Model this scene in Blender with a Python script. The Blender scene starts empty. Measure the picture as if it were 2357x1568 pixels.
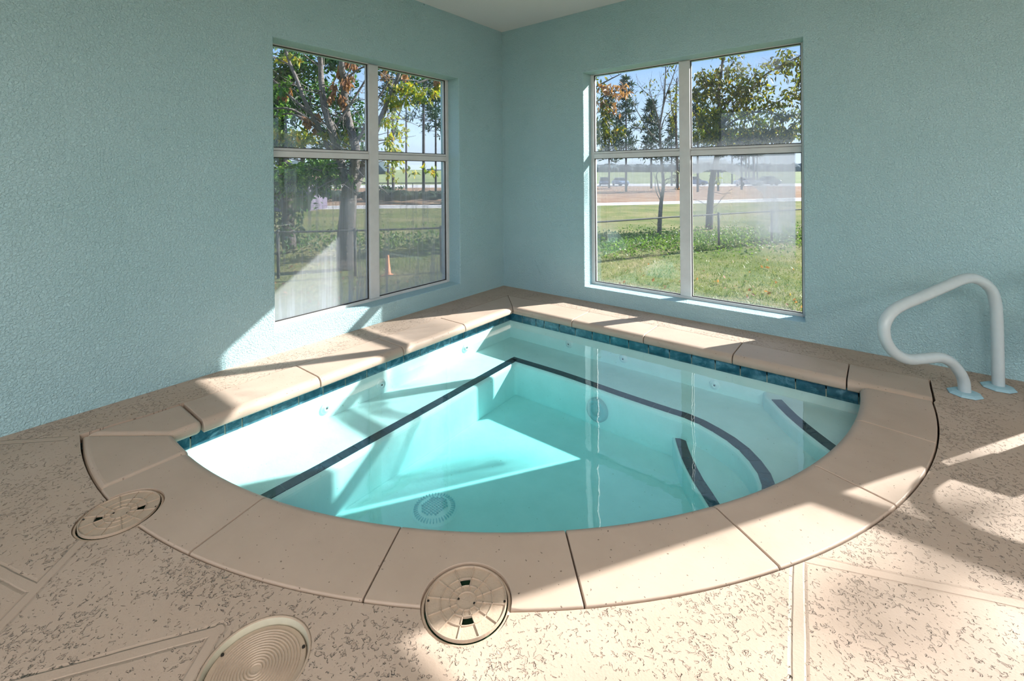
import bpy, bmesh, math, random
from mathutils import Vector, Matrix

scene = bpy.context.scene
COL = scene.collection
V = Vector
PI = math.pi

# ------------------------------------------------------------------ helpers
def link(o, parent=None):
    COL.objects.link(o)
    if parent is not None:
        o.parent = parent
    return o

def tag(o, label=None, cat=None, group=None, kind=None):
    if label: o['label'] = label
    if cat: o['category'] = cat
    if group: o['group'] = group
    if kind: o['kind'] = kind
    return o

def thing(name, label, cat, loc=(0, 0, 0), rz=0.0, group=None, kind=None):
    o = bpy.data.objects.new(name, None)
    o.empty_display_size = 0.1
    COL.objects.link(o)
    o.location = loc
    o.rotation_euler = (0, 0, rz)
    return tag(o, label, cat, group, kind)

def obj(name, bm, mat, parent=None, smooth=False, bevel=0.0, segs=2, angle=40):
    me = bpy.data.meshes.new(name)
    bm.normal_update()
    bm.to_mesh(me)
    bm.free()
    if smooth:
        for p in me.polygons: p.use_smooth = True
    for m in (mat if isinstance(mat, (list, tuple)) else [mat]):
        me.materials.append(m)
    o = bpy.data.objects.new(name, me)
    link(o, parent)
    if bevel > 0:
        md = o.modifiers.new('Bevel', 'BEVEL')
        md.width = bevel; md.segments = segs; md.limit_method = 'ANGLE'
        md.angle_limit = math.radians(angle)
    return o

def B(): return bmesh.new()

def box(bm, x0, x1, y0, y1, z0, z1):
    vs = [bm.verts.new(p) for p in ((x0,y0,z0),(x1,y0,z0),(x1,y1,z0),(x0,y1,z0),(x0,y0,z1),(x1,y0,z1),(x1,y1,z1),(x0,y1,z1))]
    for f in ((3,2,1,0),(4,5,6,7),(0,1,5,4),(1,2,6,5),(2,3,7,6),(3,0,4,7)):
        bm.faces.new([vs[i] for i in f])

def prism(bm, pts, z0, z1):
    """closed prism over a plan polygon (counter-clockwise); z1 on top"""
    area = sum(a[0]*b[1]-b[0]*a[1] for a, b in zip(pts, pts[1:]+pts[:1]))
    if area < 0: pts = pts[::-1]
    lo = [bm.verts.new((x, y, z0)) for x, y in pts]
    hi = [bm.verts.new((x, y, z1)) for x, y in pts]
    n = len(pts)
    bm.faces.new(hi); bm.faces.new(lo[::-1])
    for i in range(n):
        j = (i+1) % n
        bm.faces.new((lo[i], lo[j], hi[j], hi[i]))

def tube(bm, pts, radii, sides=10, cap=True):
    pts = [V(p) for p in pts]
    n = len(pts)
    if not isinstance(radii, (list, tuple)): radii = [radii]*n
    rings = []
    t0 = (pts[1]-pts[0]).normalized()
    ref = V((0,0,1)) if abs(t0.z) < 0.9 else V((1,0,0))
    nrm = t0.cross(ref).normalized()
    for i in range(n):
        t = (pts[min(i+1, n-1)]-pts[max(i-1, 0)]).normalized()
        nrm = (nrm - t*nrm.dot(t))
        if nrm.length < 1e-6: nrm = t.orthogonal()
        nrm.normalize()
        b = t.cross(nrm)
        rings.append([bm.verts.new(pts[i]+(nrm*math.cos(2*PI*k/sides)+b*math.sin(2*PI*k/sides))*radii[i]) for k in range(sides)])
    for a, c in zip(rings, rings[1:]):
        for k in range(sides):
            bm.faces.new((a[k], a[(k+1)%sides], c[(k+1)%sides], c[k]))
    if cap:
        bm.faces.new(rings[0][::-1]); bm.faces.new(rings[-1])

def lathe(bm, prof, seg=48, M=None, closed=False):
    """prof: (r, z) list turned about z"""
    rings = []
    for r, z in prof:
        if r < 1e-6:
            v = bm.verts.new((0,0,z)); rings.append([v]*seg)
        else:
            rings.append([bm.verts.new((r*math.cos(2*PI*k/seg), r*math.sin(2*PI*k/seg), z)) for k in range(seg)])
    if closed: rings.append(rings[0])
    new = set()
    for a, c in zip(rings, rings[1:]):
        for k in range(seg):
            q = [a[k], a[(k+1)%seg], c[(k+1)%seg], c[k]]
            u = []
            for v in q:
                if v not in u: u.append(v)
            if len(u) > 2:
                bm.faces.new(u)
            new.update(u)
    if M is not None:
        bmesh.ops.transform(bm, matrix=M, verts=list(new))

def catmull(pts, n=8):
    P = [V(p) for p in pts]
    P = [P[0]*2-P[1]] + P + [P[-1]*2-P[-2]]
    out = []
    for i in range(1, len(P)-2):
        a, b, c, d = P[i-1:i+3]
        for k in range(n):
            t = k/n
            out.append(0.5*((2*b)+(c-a)*t+(2*a-5*b+4*c-d)*t*t+(3*b-a-3*c+d)*t**3))
    out.append(P[-2])
    return out

# ------------------------------------------------------------------ camera (level, vertical shift; solved from the room's edges)
FPX, PPY, YAW, ROLL = 1066.591, 402.667, 2.2425, 0.0077
CAM = V((3.2123, -3.8833, 1.2))
_f = V((math.cos(YAW), math.sin(YAW), 0)); _r = V((math.sin(YAW), -math.cos(YAW), 0)); _d = _f.cross(_r)
_c, _s = math.cos(ROLL), math.sin(ROLL)
RT, DN = _r*_c + _d*_s, _d*_c - _r*_s
FW = _f
def ray(u, v): return RT*((u-1178.5)/FPX) + DN*((v-PPY)/FPX) + FW
def gnd(u, v, z=0.0):
    d = ray(u, v); return CAM + d*((z-CAM.z)/d.z)
def dep(u, v, d): return CAM + ray(u, v)*d
cam = bpy.data.cameras.new('camera')
co = bpy.data.objects.new('camera', cam)
link(co)
co.matrix_world = Matrix(((RT.x,-DN.x,-FW.x,CAM.x),(RT.y,-DN.y,-FW.y,CAM.y),(RT.z,-DN.z,-FW.z,CAM.z),(0,0,0,1)))
cam.sensor_fit = 'HORIZONTAL'; cam.sensor_width = 36.0
cam.lens = FPX/2357*36.0
cam.shift_y = (PPY-784.0)/2357
cam.clip_start = 0.05; cam.clip_end = 2500
scene.camera = co

# ------------------------------------------------------------------ node materials
class NM:
    def __init__(s, name):
        s.m = bpy.data.materials.new(name); s.m.use_nodes = True
        s.t = s.m.node_tree; s.t.nodes.clear()
        s.out = s.n('ShaderNodeOutputMaterial')
    def n(s, typ, **kw):
        nd = s.t.nodes.new(typ)
        for k, v in kw.items():
            if k.startswith('_'): setattr(nd, k[1:], v)
        return nd
    def l(s, a, b): s.t.links.new(a, b)
    def set(s, sock, v):
        if isinstance(v, bpy.types.NodeSocket): s.l(v, sock)
        else: sock.default_value = v
    def coord(s, kind='Object'):
        return s.n('ShaderNodeTexCoord').outputs[kind]
    def mapping(s, vec, scale=(1,1,1), rot=(0,0,0), loc=(0,0,0)):
        m = s.n('ShaderNodeMapping'); s.l(vec, m.inputs['Vector'])
        m.inputs['Scale'].default_value = scale; m.inputs['Rotation'].default_value = rot; m.inputs['Location'].default_value = loc
        return m.outputs[0]
    def noise(s, vec, scale, detail=3, rough=0.55, dist=0.0, out='Fac'):
        n = s.n('ShaderNodeTexNoise'); s.l(vec, n.inputs['Vector'])
        n.inputs['Scale'].default_value = scale; n.inputs['Detail'].default_value = detail
        n.inputs['Roughness'].default_value = rough; n.inputs['Distortion'].default_value = dist
        return n.outputs[0] if out == 'Fac' else n.outputs['Color']
    def ramp(s, fac, stops, interp='LINEAR'):
        r = s.n('ShaderNodeValToRGB'); s.l(fac, r.inputs[0]); r.color_ramp.interpolation = interp
        e = r.color_ramp.elements
        while len(e) < len(stops): e.new(0.5)
        for el, (p, c) in zip(e, stops):
            el.position = p; el.color = (c, c, c, 1) if isinstance(c, (int, float)) else (*c, 1)
        return r.outputs[0]
    def math(s, op, a, b=0.0, c=None, clamp=False):
        m = s.n('ShaderNodeMath', _operation=op, _use_clamp=clamp)
        s.set(m.inputs[0], a); s.set(m.inputs[1], b)
        if c is not None: s.set(m.inputs[2], c)
        return m.outputs[0]
    def mix(s, fac, a, b, mode='MIX'):
        m = s.n('ShaderNodeMix', _data_type='RGBA', _blend_type=mode)
        s.set(m.inputs[0], fac)
        for i, v in ((6, a), (7, b)):
            if isinstance(v, tuple) and len(v) == 3: v = (*v, 1)
            s.set(m.inputs[i], v)
        return m.outputs[2]
    def bump(s, h, dist=0.01, strength=1.0, normal=None):
        b = s.n('ShaderNodeBump'); s.l(h, b.inputs['Height'])
        b.inputs['Distance'].default_value = dist; b.inputs['Strength'].default_value = strength
        if normal is not None: s.l(normal, b.inputs['Normal'])
        return b.outputs[0]
    def sep(s, vec):
        x = s.n('ShaderNodeSeparateXYZ'); s.l(vec, x.inputs[0]); return x.outputs
    def fresnel(s, ior, normal=None):
        # the same reflectance from either side of a thin sheet
        fr = s.n('ShaderNodeFresnel'); g = s.n('ShaderNodeNewGeometry')
        s.l(s.math('ADD', ior, s.math('MULTIPLY', g.outputs['Backfacing'], 1/ior-ior)), fr.inputs['IOR'])
        if normal is not None: s.l(normal, fr.inputs['Normal'])
        return fr.outputs[0]
    def bsdf(s, color=(.8,.8,.8), rough=0.5, metal=0.0, normal=None, spec=0.5, coat=0.0, sub=None, done=True):
        b = s.n('ShaderNodeBsdfPrincipled')
        s.set(b.inputs['Base Color'], (*color, 1) if isinstance(color, tuple) else color)
        s.set(b.inputs['Roughness'], rough); b.inputs['Metallic'].default_value = metal
        b.inputs['Specular IOR Level'].default_value = spec
        b.inputs['Coat Weight'].default_value = coat
        if normal is not None: s.l(normal, b.inputs['Normal'])
        if done: s.l(b.outputs[0], s.out.inputs[0])
        return b.outputs[0]
    def mixs(s, fac, a, b):
        m = s.n('ShaderNodeMixShader'); s.set(m.inputs[0], fac); s.l(a, m.inputs[1]); s.l(b, m.inputs[2]); return m.outputs[0]
    def surf(s, sh): s.l(sh, s.out.inputs[0])

def plain(name, color, rough=0.5, metal=0.0, var=0.06, scale=8, coat=0.0, spec=0.5, bump=0.0, bscale=60):
    k = NM(name); P = k.coord()
    n = k.noise(P, scale, 3)
    c = k.ramp(n, [(0.3, tuple(max(0, x*(1-var)) for x in color)), (0.7, tuple(min(1, x*(1+var)) for x in color))])
    nr = None
    if bump > 0: nr = k.bump(k.noise(P, bscale, 3), bump)
    k.bsdf(c, rough, metal, nr, spec, coat)
    return k.m

# painted stucco wall
def m_wall():
    k = NM('teal stucco paint'); P = k.coord()
    big = k.noise(P, 1.3, 3, 0.6)
    c = k.ramp(big, [(0.3, (0.385, 0.585, 0.620)), (0.7, (0.430, 0.630, 0.670))])
    a = k.noise(P, 92, 3, 0.55, 0.6)
    b = k.noise(P, 19, 2, 0.5)
    h = k.math('ADD', k.ramp(a, [(0.38, 0.0), (0.62, 1.0)]), k.math('MULTIPLY', b, 0.9))
    nr = k.bump(h, 0.0042, 0.9)
    k.bsdf(c, 0.6, 0, nr, 0.25)
    return k.m
M_WALL = m_wall()

def m_ceiling():
    k = NM('white ceiling paint'); P = k.coord()
    h = k.noise(P, 70, 2)
    k.bsdf((0.72, 0.72, 0.71), 0.9, 0, k.bump(h, 0.002), 0.1)
    return k.m
M_CEIL = m_ceiling()

def seg_dist(k, P2, a, b):
    """distance in plan from the point to segment a-b"""
    ax, ay = a; dx, dy = b[0]-ax, b[1]-ay; L2 = dx*dx+dy*dy
    x, y = P2
    px = k.math('SUBTRACT', x, ax); py = k.math('SUBTRACT', y, ay)
    t = k.math('ADD', k.math('MULTIPLY', px, dx/L2), k.math('MULTIPLY', py, dy/L2), clamp=True)
    ex = k.math('SUBTRACT', px, k.math('MULTIPLY', t, dx)); ey = k.math('SUBTRACT', py, k.math('MULTIPLY', t, dy))
    return k.math('SQRT', k.math('ADD', k.math('MULTIPLY', ex, ex), k.math('MULTIPLY', ey, ey)))

TAN = (0.46, 0.357, 0.285)
def m_deck():
    """knock-down textured deck coating with smooth taped flagstone joints"""
    k = NM('textured tan deck coating'); P = k.coord()
    xs = k.sep(P)
    wob = k.noise(P, 9, 2)
    # joints: centre lines of the smooth bands
    segs = [((3.0, -2.16), (3.07, -2.75)), ((3.0, -2.2), (3.62, -1.96)), ((3.62,-1.96),(4.6,-2.5)), ((3.07,-2.75),(2.7,-3.6)),
            ((1.10, -3.545), (1.42, -3.83)), ((0.80, -3.855), (1.255, -3.70)), ((1.53, -3.86), (1.83, -3.41)), ((1.825, -3.41), (1.95, -3.55)),
            ((1.42,-3.83),(1.9,-4.4)), ((0.25,-3.50),(0.0,-3.75))]
    d = None
    for a, b in segs:
        q = seg_dist(k, (xs[0], xs[1]), a, b)
        d = q if d is None else k.math('MINIMUM', d, q)
    d = k.math('ADD', d, k.math('MULTIPLY', k.math('SUBTRACT', wob, 0.5), 0.006))
    inside = k.ramp(d, [(0.0, 0.0), (0.0145, 0.0), (0.0185, 1.0), (1.0, 1.0)])
    edge = k.ramp(d, [(0.0, 0.0), (0.0125, 0.0), (0.0165, 1.0), (0.0215, 0.0), (1.0, 0.0)])
    # knock-down pits
    w = k.mapping(P, (1, 1, 0.02))
    a = k.noise(w, 64, 2.5, 0.62, 0.9)
    cl = k.noise(w, 5.5, 2, 0.55)
    thr = k.ramp(cl, [(0.36, 0.10), (0.60, -0.04)])
    m = k.math('ADD', a, k.math('MULTIPLY', thr, -1.0))
    pit = k.ramp(m, [(0.545, 0.0), (0.60, 1.0)])
    pit = k.math('MULTIPLY', pit, inside)
    fine = k.noise(P, 160, 2)
    h = k.math('ADD', k.math('MULTIPLY', pit, -1.0), k.math('MULTIPLY', fine, 0.10))
    h = k.math('ADD', h, k.math('MULTIPLY', edge, -0.35))
    big = k.noise(P, 1.6, 4, 0.6)
    c = k.ramp(big, [(0.3, (TAN[0]*0.93, TAN[1]*0.915, TAN[2]*0.89)), (0.7, (TAN[0]*1.05, TAN[1]*1.06, TAN[2]*1.07))])
    c = k.mix(k.math('MULTIPLY', pit, 0.13), c, (0.24, 0.18, 0.135))
    c = k.mix(k.math('MULTIPLY', edge, 0.35), c, (0.25, 0.18, 0.13))
    nr = k.bump(h, 0.0075, 1.0)
    k.bsdf(c, 0.62, 0, nr, 0.25)
    return k.m
M_DECK = m_deck()

def m_coping():
    k = NM('smooth tan coping'); P = k.coord()
    big = k.noise(P, 3.2, 4, 0.6)
    c = k.ramp(big, [(0.28, (TAN[0]*0.92, TAN[1]*0.915, TAN[2]*0.90)), (0.72, (TAN[0]*1.06, TAN[1]*1.065, TAN[2]*1.07))])
    spot = k.noise(P, 95, 1, 0.4)
    pit = k.ramp(spot, [(0.745, 0.0), (0.775, 1.0)])
    c = k.mix(k.math('MULTIPLY', pit, 0.75), c, (0.14, 0.10, 0.07))
    h = k.math('ADD', k.math('MULTIPLY', pit, -1.0), k.math('MULTIPLY', k.noise(P, 30, 3), 0.35))
    k.bsdf(c, 0.55, 0, k.bump(h, 0.0016), 0.3)
    return k.m
M_COPE = m_coping()
M_GROUT = plain('dark joint grout', (0.20, 0.15, 0.11), 0.9, var=0.3, scale=30)

def m_tile():
    k = NM('glazed teal tile'); P = k.coord()
    a = k.noise(P, 14, 4, 0.65, 0.8)
    c = k.ramp(a, [(0.3, (0.010, 0.070, 0.115)), (0.5, (0.030, 0.135, 0.195)), (0.72, (0.16, 0.34, 0.44))])
    k.bsdf(c, 0.16, 0, k.bump(k.noise(P, 30, 3), 0.004), 0.6, 0.3)
    return k.m
M_TILE = m_tile()
M_TGROUT = plain('pale tile grout', (0.42, 0.42, 0.34), 0.8, var=0.2, scale=40)
def m_trim():
    k = NM('dark blue trim tile'); P = k.coord()
    a = k.noise(P, 22, 3)
    c = k.ramp(a, [(0.35, (0.004, 0.014, 0.024)), (0.7, (0.012, 0.032, 0.05))])
    k.bsdf(c, 0.25, 0, None, 0.4)
    return k.m
M_TRIM = m_trim()
def m_plaster():
    k = NM('white pool plaster'); P = k.coord()
    a = k.noise(P, 6, 5, 0.6)
    c = k.ramp(a, [(0.25, (0.70, 0.79, 0.77)), (0.7, (0.80, 0.86, 0.845))])
    sp = k.ramp(k.noise(P, 55, 1), [(0.77, 0.0), (0.80, 0.5)])
    c = k.mix(sp, c, (0.30, 0.36, 0.24))
    k.bsdf(c, 0.7, 0, k.bump(a, 0.004), 0.2)
    return k.m
M_PLAS = m_plaster()

def m_water():
    k = NM('clear pool water'); P = k.coord()
    h = k.math('ADD', k.noise(P, 5.0, 2, 0.5), k.math('MULTIPLY', k.noise(P, 17.0, 2, 0.5), 0.25))
    nr = k.bump(h, 0.010, 0.08)
    fr = k.fresnel(1.55, nr)
    tr = k.n('ShaderNodeBsdfTransparent'); tr.inputs[0].default_value = (0.985, 1, 0.995, 1)
    gl = k.n('ShaderNodeBsdfGlossy'); gl.inputs['Roughness'].default_value = 0.0; k.l(nr, gl.inputs['Normal'])
    k.surf(k.mixs(fr, tr.outputs[0], gl.outputs[0]))
    va = k.n('ShaderNodeVolumeAbsorption'); va.inputs['Color'].default_value = (0.20, 0.95, 0.98, 1); va.inputs['Density'].default_value = 0.88
    k.l(va.outputs[0], k.out.inputs['Volume'])
    return k.m
M_WATER = m_water()

M_RAIL = plain('white rail sleeve', (0.50, 0.585, 0.61), 0.35, var=0.03, scale=20, coat=0.1)
M_FLANGE = plain('blue-grey escutcheon', (0.33, 0.52, 0.60), 0.5, var=0.05)
M_LID = plain('tan lid plastic', (0.45, 0.345, 0.26), 0.5, var=0.06, scale=25, bump=0.0012, bscale=180)
M_LIDRING = plain('cream collar plastic', (0.56, 0.52, 0.40), 0.45, var=0.08, scale=20)
M_DARK = plain('dark recess', (0.018, 0.014, 0.010), 0.8)
M_WELL = plain('green skimmer water', (0.025, 0.065, 0.035), 0.15)
M_FRAME = plain('grey-white window frame', (0.62, 0.62, 0.615), 0.45, var=0.05, scale=12)
M_GASKET = plain('dark glazing gasket', (0.03, 0.028, 0.025), 0.7)
M_FIT = plain('white pool fitting', (0.80, 0.86, 0.86), 0.4, var=0.03)

def m_glass(name, recipe):
    """window pane: clear glass with a fresnel reflection and a film of dried dirt"""
    k = NM(name)
    G = k.sep(k.coord('Generated'))
    P = k.coord()
    mask = recipe(k, G, P)
    fr = k.fresnel(1.90)
    tr = k.n('ShaderNodeBsdfTransparent'); tr.inputs[0].default_value = (0.97, 0.985, 0.98, 1)
    gl = k.n('ShaderNodeBsdfGlossy'); gl.inputs['Roughness'].default_value = 0.0
    clean = k.mixs(fr, tr.outputs[0], gl.outputs[0])
    df = k.n('ShaderNodeBsdfDiffuse'); df.inputs[0].default_value = (0.55, 0.58, 0.62, 1)
    tl = k.n('ShaderNodeBsdfTranslucent'); tl.inputs[0].default_value = (0.19, 0.21, 0.24, 1)
    dirt = k.mixs(0.5, df.outputs[0], tl.outputs[0])
    k.surf(k.mixs(mask, clean, dirt))
    return k.m

def smooth(k, x, a, b):
    m = k.n('ShaderNodeMapRange', _interpolation_type='SMOOTHSTEP'); k.set(m.inputs[0], x)
    m.inputs[1].default_value = a; m.inputs[2].default_value = b
    return m.outputs[0]
def blob(k, u, v, cu, cv, ru, rv):
    a = k.math('DIVIDE', k.math('SUBTRACT', u, cu), ru); b = k.math('DIVIDE', k.math('SUBTRACT', v, cv), rv)
    r = k.math('SQRT', k.math('ADD', k.math('MULTIPLY', a, a), k.math('MULTIPLY', b, b)))
    return smooth(k, r, 1.0, 0.15)
def mx(k, *a):
    r = a[0]
    for b in a[1:]: r = k.math('MAXIMUM', r, b)
    return r
def ml(k, a, b): return k.math('MULTIPLY', a, b)
def margins(k, u, v, w=0.05, h=0.04):
    e = ml(k, smooth(k, u, w*0.6, w), smooth(k, u, 1-w*0.6, 1-w))
    return ml(k, e, ml(k, smooth(k, v, h*0.6, h), smooth(k, v, 1-h*0.6, 1-h)))

# ------------------------------------------------------------------ the room
H = 2.7525
XE, YE = 16.0, -8.5
WL = (-2.430, -0.666, 0.143, 2.146)          # left window opening: y0 y1 z0 z1
WR = (0.998, 2.785, 0.129, 2.170)            # right window opening: x0 x1 z0 z1
WR2 = (4.205, 5.99, 0.129, 2.330)            # next window of the same wall, out of frame
ADDED_DOORS = [(6.6+2.3*i, 8.6+2.3*i, 0.02, 2.36) for i in range(4)]  # unseen glazed openings, added so more sunlight bounces off the deck
TH = 0.26

def wall(name, axis, u0, u1, z0, z1, holes, sign):
    """wall with openings; inner face on the coordinate plane, body TH thick towards sign"""
    bm = B()
    us = sorted({u0, u1, *[h[0] for h in holes], *[h[1] for h in holes]})
    zs = sorted({z0, z1, *[h[2] for h in holes], *[h[3] for h in holes]})
    vd = {}
    def vert(u, z, s):
        key = (u, z, s)
        if key not in vd:
            w = sign*TH if s else 0.0
            vd[key] = bm.verts.new((u, w, z) if axis == 'x' else (w, u, z))
        return vd[key]
    def solid(i, j):
        if not (0 <= i < len(us)-1 and 0 <= j < len(zs)-1): return False
        cu, cz = (us[i]+us[i+1])/2, (zs[j]+zs[j+1])/2
        return not any(h[0] < cu < h[1] and h[2] < cz < h[3] for h in holes)
    for i in range(len(us)-1):
        for j in range(len(zs)-1):
            if not solid(i, j): continue
            a, b, c, d = us[i], us[i+1], zs[j], zs[j+1]
            bm.faces.new([vert(a,c,0), vert(b,c,0), vert(b,d,0), vert(a,d,0)])
            bm.faces.new([vert(a,d,1), vert(b,d,1), vert(b,c,1), vert(a,c,1)])
            for (ii, jj, p, q) in ((i-1,j,(a,c),(a,d)), (i+1,j,(b,c),(b,d)), (i,j-1,(a,c),(b,c)), (i,j+1,(a,d),(b,d))):
                if not solid(ii, jj):
                    bm.faces.new([vert(*p,0), vert(*q,0), vert(*q,1), vert(*p,1)])
    bmesh.ops.recalc_face_normals(bm, faces=bm.faces)
    ed = []
    for e in bm.edges:
        if len(e.link_faces) == 2:
            m = [(v.co.y if axis == 'x' else v.co.x) for v in e.verts]
            cu = [(v.co.x if axis == 'x' else v.co.y) for v in e.verts]
            cz = [v.co.z for v in e.verts]
            if max(map(abs, m)) < 1e-6 and any(h[0]-1e-4 <= c <= h[1]+1e-4 and h[2]-1e-4 <= z <= h[3]+1e-4 for h in holes for c in [sum(cu)/2] for z in [sum(cz)/2]) and e.calc_face_angle(0) > 0.5:
                ed.append(e)
    bmesh.ops.bevel(bm, geom=ed, offset=0.007, segments=3, profile=0.5, affect='EDGES')
    return tag(obj(name, bm, M_WALL), None, None, kind='structure')

wl = wall('wall_left', 'y', YE, TH, -1.0, H+0.15, [WL], -1)
wr = wall('wall_right', 'x', 0.0, XE, -1.0, H+0.15, [WR, WR2]+ADDED_DOORS, 1)
tag(wl, 'teal stucco wall on the left with a window opening'); tag(wr, 'teal stucco wall on the right behind the handrail')
bm = B(); box(bm, -TH, XE+.3, YE, TH, H, H+0.2)
tag(obj('ceiling', bm, M_CEIL), 'off-white ceiling above the corner', kind='structure')
bm = B(); box(bm, XE, XE+0.25, YE, TH, -1.0, H)
tag(obj('wall_east', bm, M_WALL), 'teal stucco end wall out of view', kind='structure')

# ------------------------------------------------------------------ spa plan
CX, CY = 0.72, -0.78
RI, RO, RW = 2.40, 2.70, 2.46        # coping nose, coping back, plaster wall
XT, YT = 0.52, -0.54                 # faces of the waterline tile
XC, YC = 0.60, -0.60                 # coping nose, straight sides
XB, YB = 0.30, -0.30                 # coping back, straight sides
WZ = -0.098                          # water level
def arc(r, a0, a1, n):
    return [(CX+r*math.cos(math.radians(a0+(a1-a0)*i/n)), CY+r*math.sin(math.radians(a0+(a1-a0)*i/n))) for i in range(n+1)]

LIDS = [(2.290, -2.945, 0.118), (1.070, -3.462, 0.118), (1.995, -3.387, 0.124)]
def cutter():
    bm = B()
    for x, y, r in LIDS:
        n = 64; rr = r+(0.004 if r > 0.12 else 0.010)
        prism(bm, [(x+rr*math.cos(2*PI*i/n), y+rr*math.sin(2*PI*i/n)) for i in range(n)], -0.030, 0.08)
    return obj('lid_cutter', bm, M_DARK)
CUT = cutter()
def boolean(o):
    md = o.modifiers.new('cut', 'BOOLEAN'); md.object = CUT; md.operation = 'DIFFERENCE'; md.solver = 'EXACT'

# deck floor with the pool opening
g = 0.007
hole = [(XB-g, YB+g), (3.425+g, YB+g), (3.425+g, -0.60)] + arc(RO+g, 3.2, -96, 60) + [(0.272-g, -3.45), (0.283-g, -3.30), (XB-g, -3.20)]
bm = B()
outer = [(0, 0), (0, YE), (XE, YE), (XE, 0)]
def loop(pts, z):
    vs = [bm.verts.new((x, y, z)) for x, y in pts]
    return vs, [bm.edges.new((vs[i], vs[(i+1) % len(vs)])) for i in range(len(vs))]
vo, eo = loop(outer, -0.003); vh, eh = loop(hole, -0.003)
bmesh.ops.triangle_fill(bm, use_beauty=True, edges=eo+eh)
bmesh.ops.recalc_face_normals(bm, faces=bm.faces)
if sum(f.normal.z for f in bm.faces) < 0: bmesh.ops.reverse_faces(bm, faces=bm.faces)
r = bmesh.ops.extrude_face_region(bm, geom=list(bm.faces))
for v in r['geom']:
    if isinstance(v, bmesh.types.BMVert): v.co.z = -0.045
bmesh.ops.recalc_face_normals(bm, faces=bm.faces)
floor = obj('floor', bm, M_DECK)
tag(floor, 'tan knock-down textured concrete deck around the spa', kind='structure')
boolean(floor)

# ------------------------------------------------------------------ coping ring
coping = thing('pool_coping', 'smooth tan concrete coping ring edging the quarter-round spa', 'coping')
W = 0.30
def nose_profile():
    P = [(W, -0.061), (0.010, -0.061), (0.0, -0.052)]
    for i in range(7):
        a = PI/2*i/6
        P.append((0.042-0.042*math.cos(a), -0.034+0.034*math.sin(a)))
    P.append((W-0.006, 0.0)); P.append((W, -0.006))
    return P
PROF = nose_profile()
JG = 0.003
def sweep(frames):
    """frames: list of functions (w,z)->point"""
    bm = B()
    rings = [[bm.verts.new(f(w, z)) for w, z in PROF] for f in frames]
    n = len(PROF)
    for a, b in zip(rings, rings[1:]):
        for i in range(n):
            bm.faces.new((a[i], a[(i+1) % n], b[(i+1) % n], b[i]))
    bm.faces.new(rings[0][::-1]); bm.faces.new(rings[-1])
    bmesh.ops.recalc_face_normals(bm, faces=bm.faces)
    return bm
def stone(bm, cut=False):
    o = obj('coping_stone', bm, M_COPE, coping, smooth=True)
    if cut: boolean(o)
    md = o.modifiers.new('Bevel', 'BEVEL'); md.width = 0.004; md.segments = 2; md.limit_method = 'ANGLE'; md.angle_limit = math.radians(50)
    md2 = o.modifiers.new('wn', 'WEIGHTED_NORMAL'); md2.keep_sharp = True
    return o
xj = [0.60, 1.215, 1.83, 2.44, 3.052, 3.425]
for i, (a, b) in enumerate(zip(xj, xj[1:])):
    m = -1 if i == 0 else 0
    f0 = (lambda w, z, a=a, m=m: (a+JG+m*w, YC+w, z)); f1 = (lambda w, z, b=b: (b-JG, YC+w, z))
    stone(sweep([f0, f1]))
yj = [-0.60, -1.21, -1.825, -2.44, -3.05]
for i, (a, b) in enumerate(zip(yj, yj[1:])):
    m = 1 if i == 0 else 0
    f0 = (lambda w, z, a=a, m=m: (XC-w, a-JG+m*w, z)); f1 = (lambda w, z, b=b: (XC-w, b+JG, z))
    stone(sweep([f0, f1]))
aj = [3.4, -7.2, -20.4, -33.7, -47.0, -60.3, -73.8, -87.2]
for a, b in zip(aj, aj[1:]):
    fr = []
    for i in range(9):
        t = a-0.06+(b-a+0.12)*i/8
        fr.append(lambda w, z, t=t: (CX+(RI+w)*math.cos(math.radians(t)), CY+(RI+w)*math.sin(math.radians(t)), z))
    stone(sweep(fr), cut=True)
sp = [(0.597, -3.053), (0.597, -3.187), (0.278, -3.437), (0.285, -3.30), (0.30, -3.20), (0.30, -3.053)]
bm = B(); prism(bm, sp, -0.061, 0.0)
o = obj('coping_stone', bm, M_COPE, coping, bevel=0.024, segs=5)
bm = B()
end = arc(RI, -87.3, -92.8, 5) + [(0.588, -3.196), (0.276, -3.443)] + arc(RO, -96, -87.3, 6)
prism(bm, end, -0.061, 0.0)
o = obj('coping_stone', bm, M_COPE, coping, bevel=0.024, segs=5); boolean(o)
o.modifiers.move(1, 0)
# bedding under the joints, seen at the bottom of the gaps
bm = B()
prism(bm, [(XB-.05, YB+.05), (3.5, YB+.05), (3.5, YT), (XT, YT), (XT, -3.2), (XB-.05, -3.2)], -0.10, -0.0625)
n = 50
ins, ous = arc(RW, 4.5, -99, n), arc(RO+0.06, 4.5, -99, n)
vi = [[bm.verts.new((x, y, z)) for x, y in ins] for z in (-0.10, -0.0625)]
vo2 = [[bm.verts.new((x, y, z)) for x, y in ous] for z in (-0.10, -0.0625)]
for i in range(n):
    bm.faces.new((vi[1][i], vi[1][i+1], vo2[1][i+1], vo2[1][i])); bm.faces.new((vi[0][i], vi[0][i+1], vi[1][i+1], vi[1][i]))
bed = obj('mortar_bed', bm, M_GROUT, coping)

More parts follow.
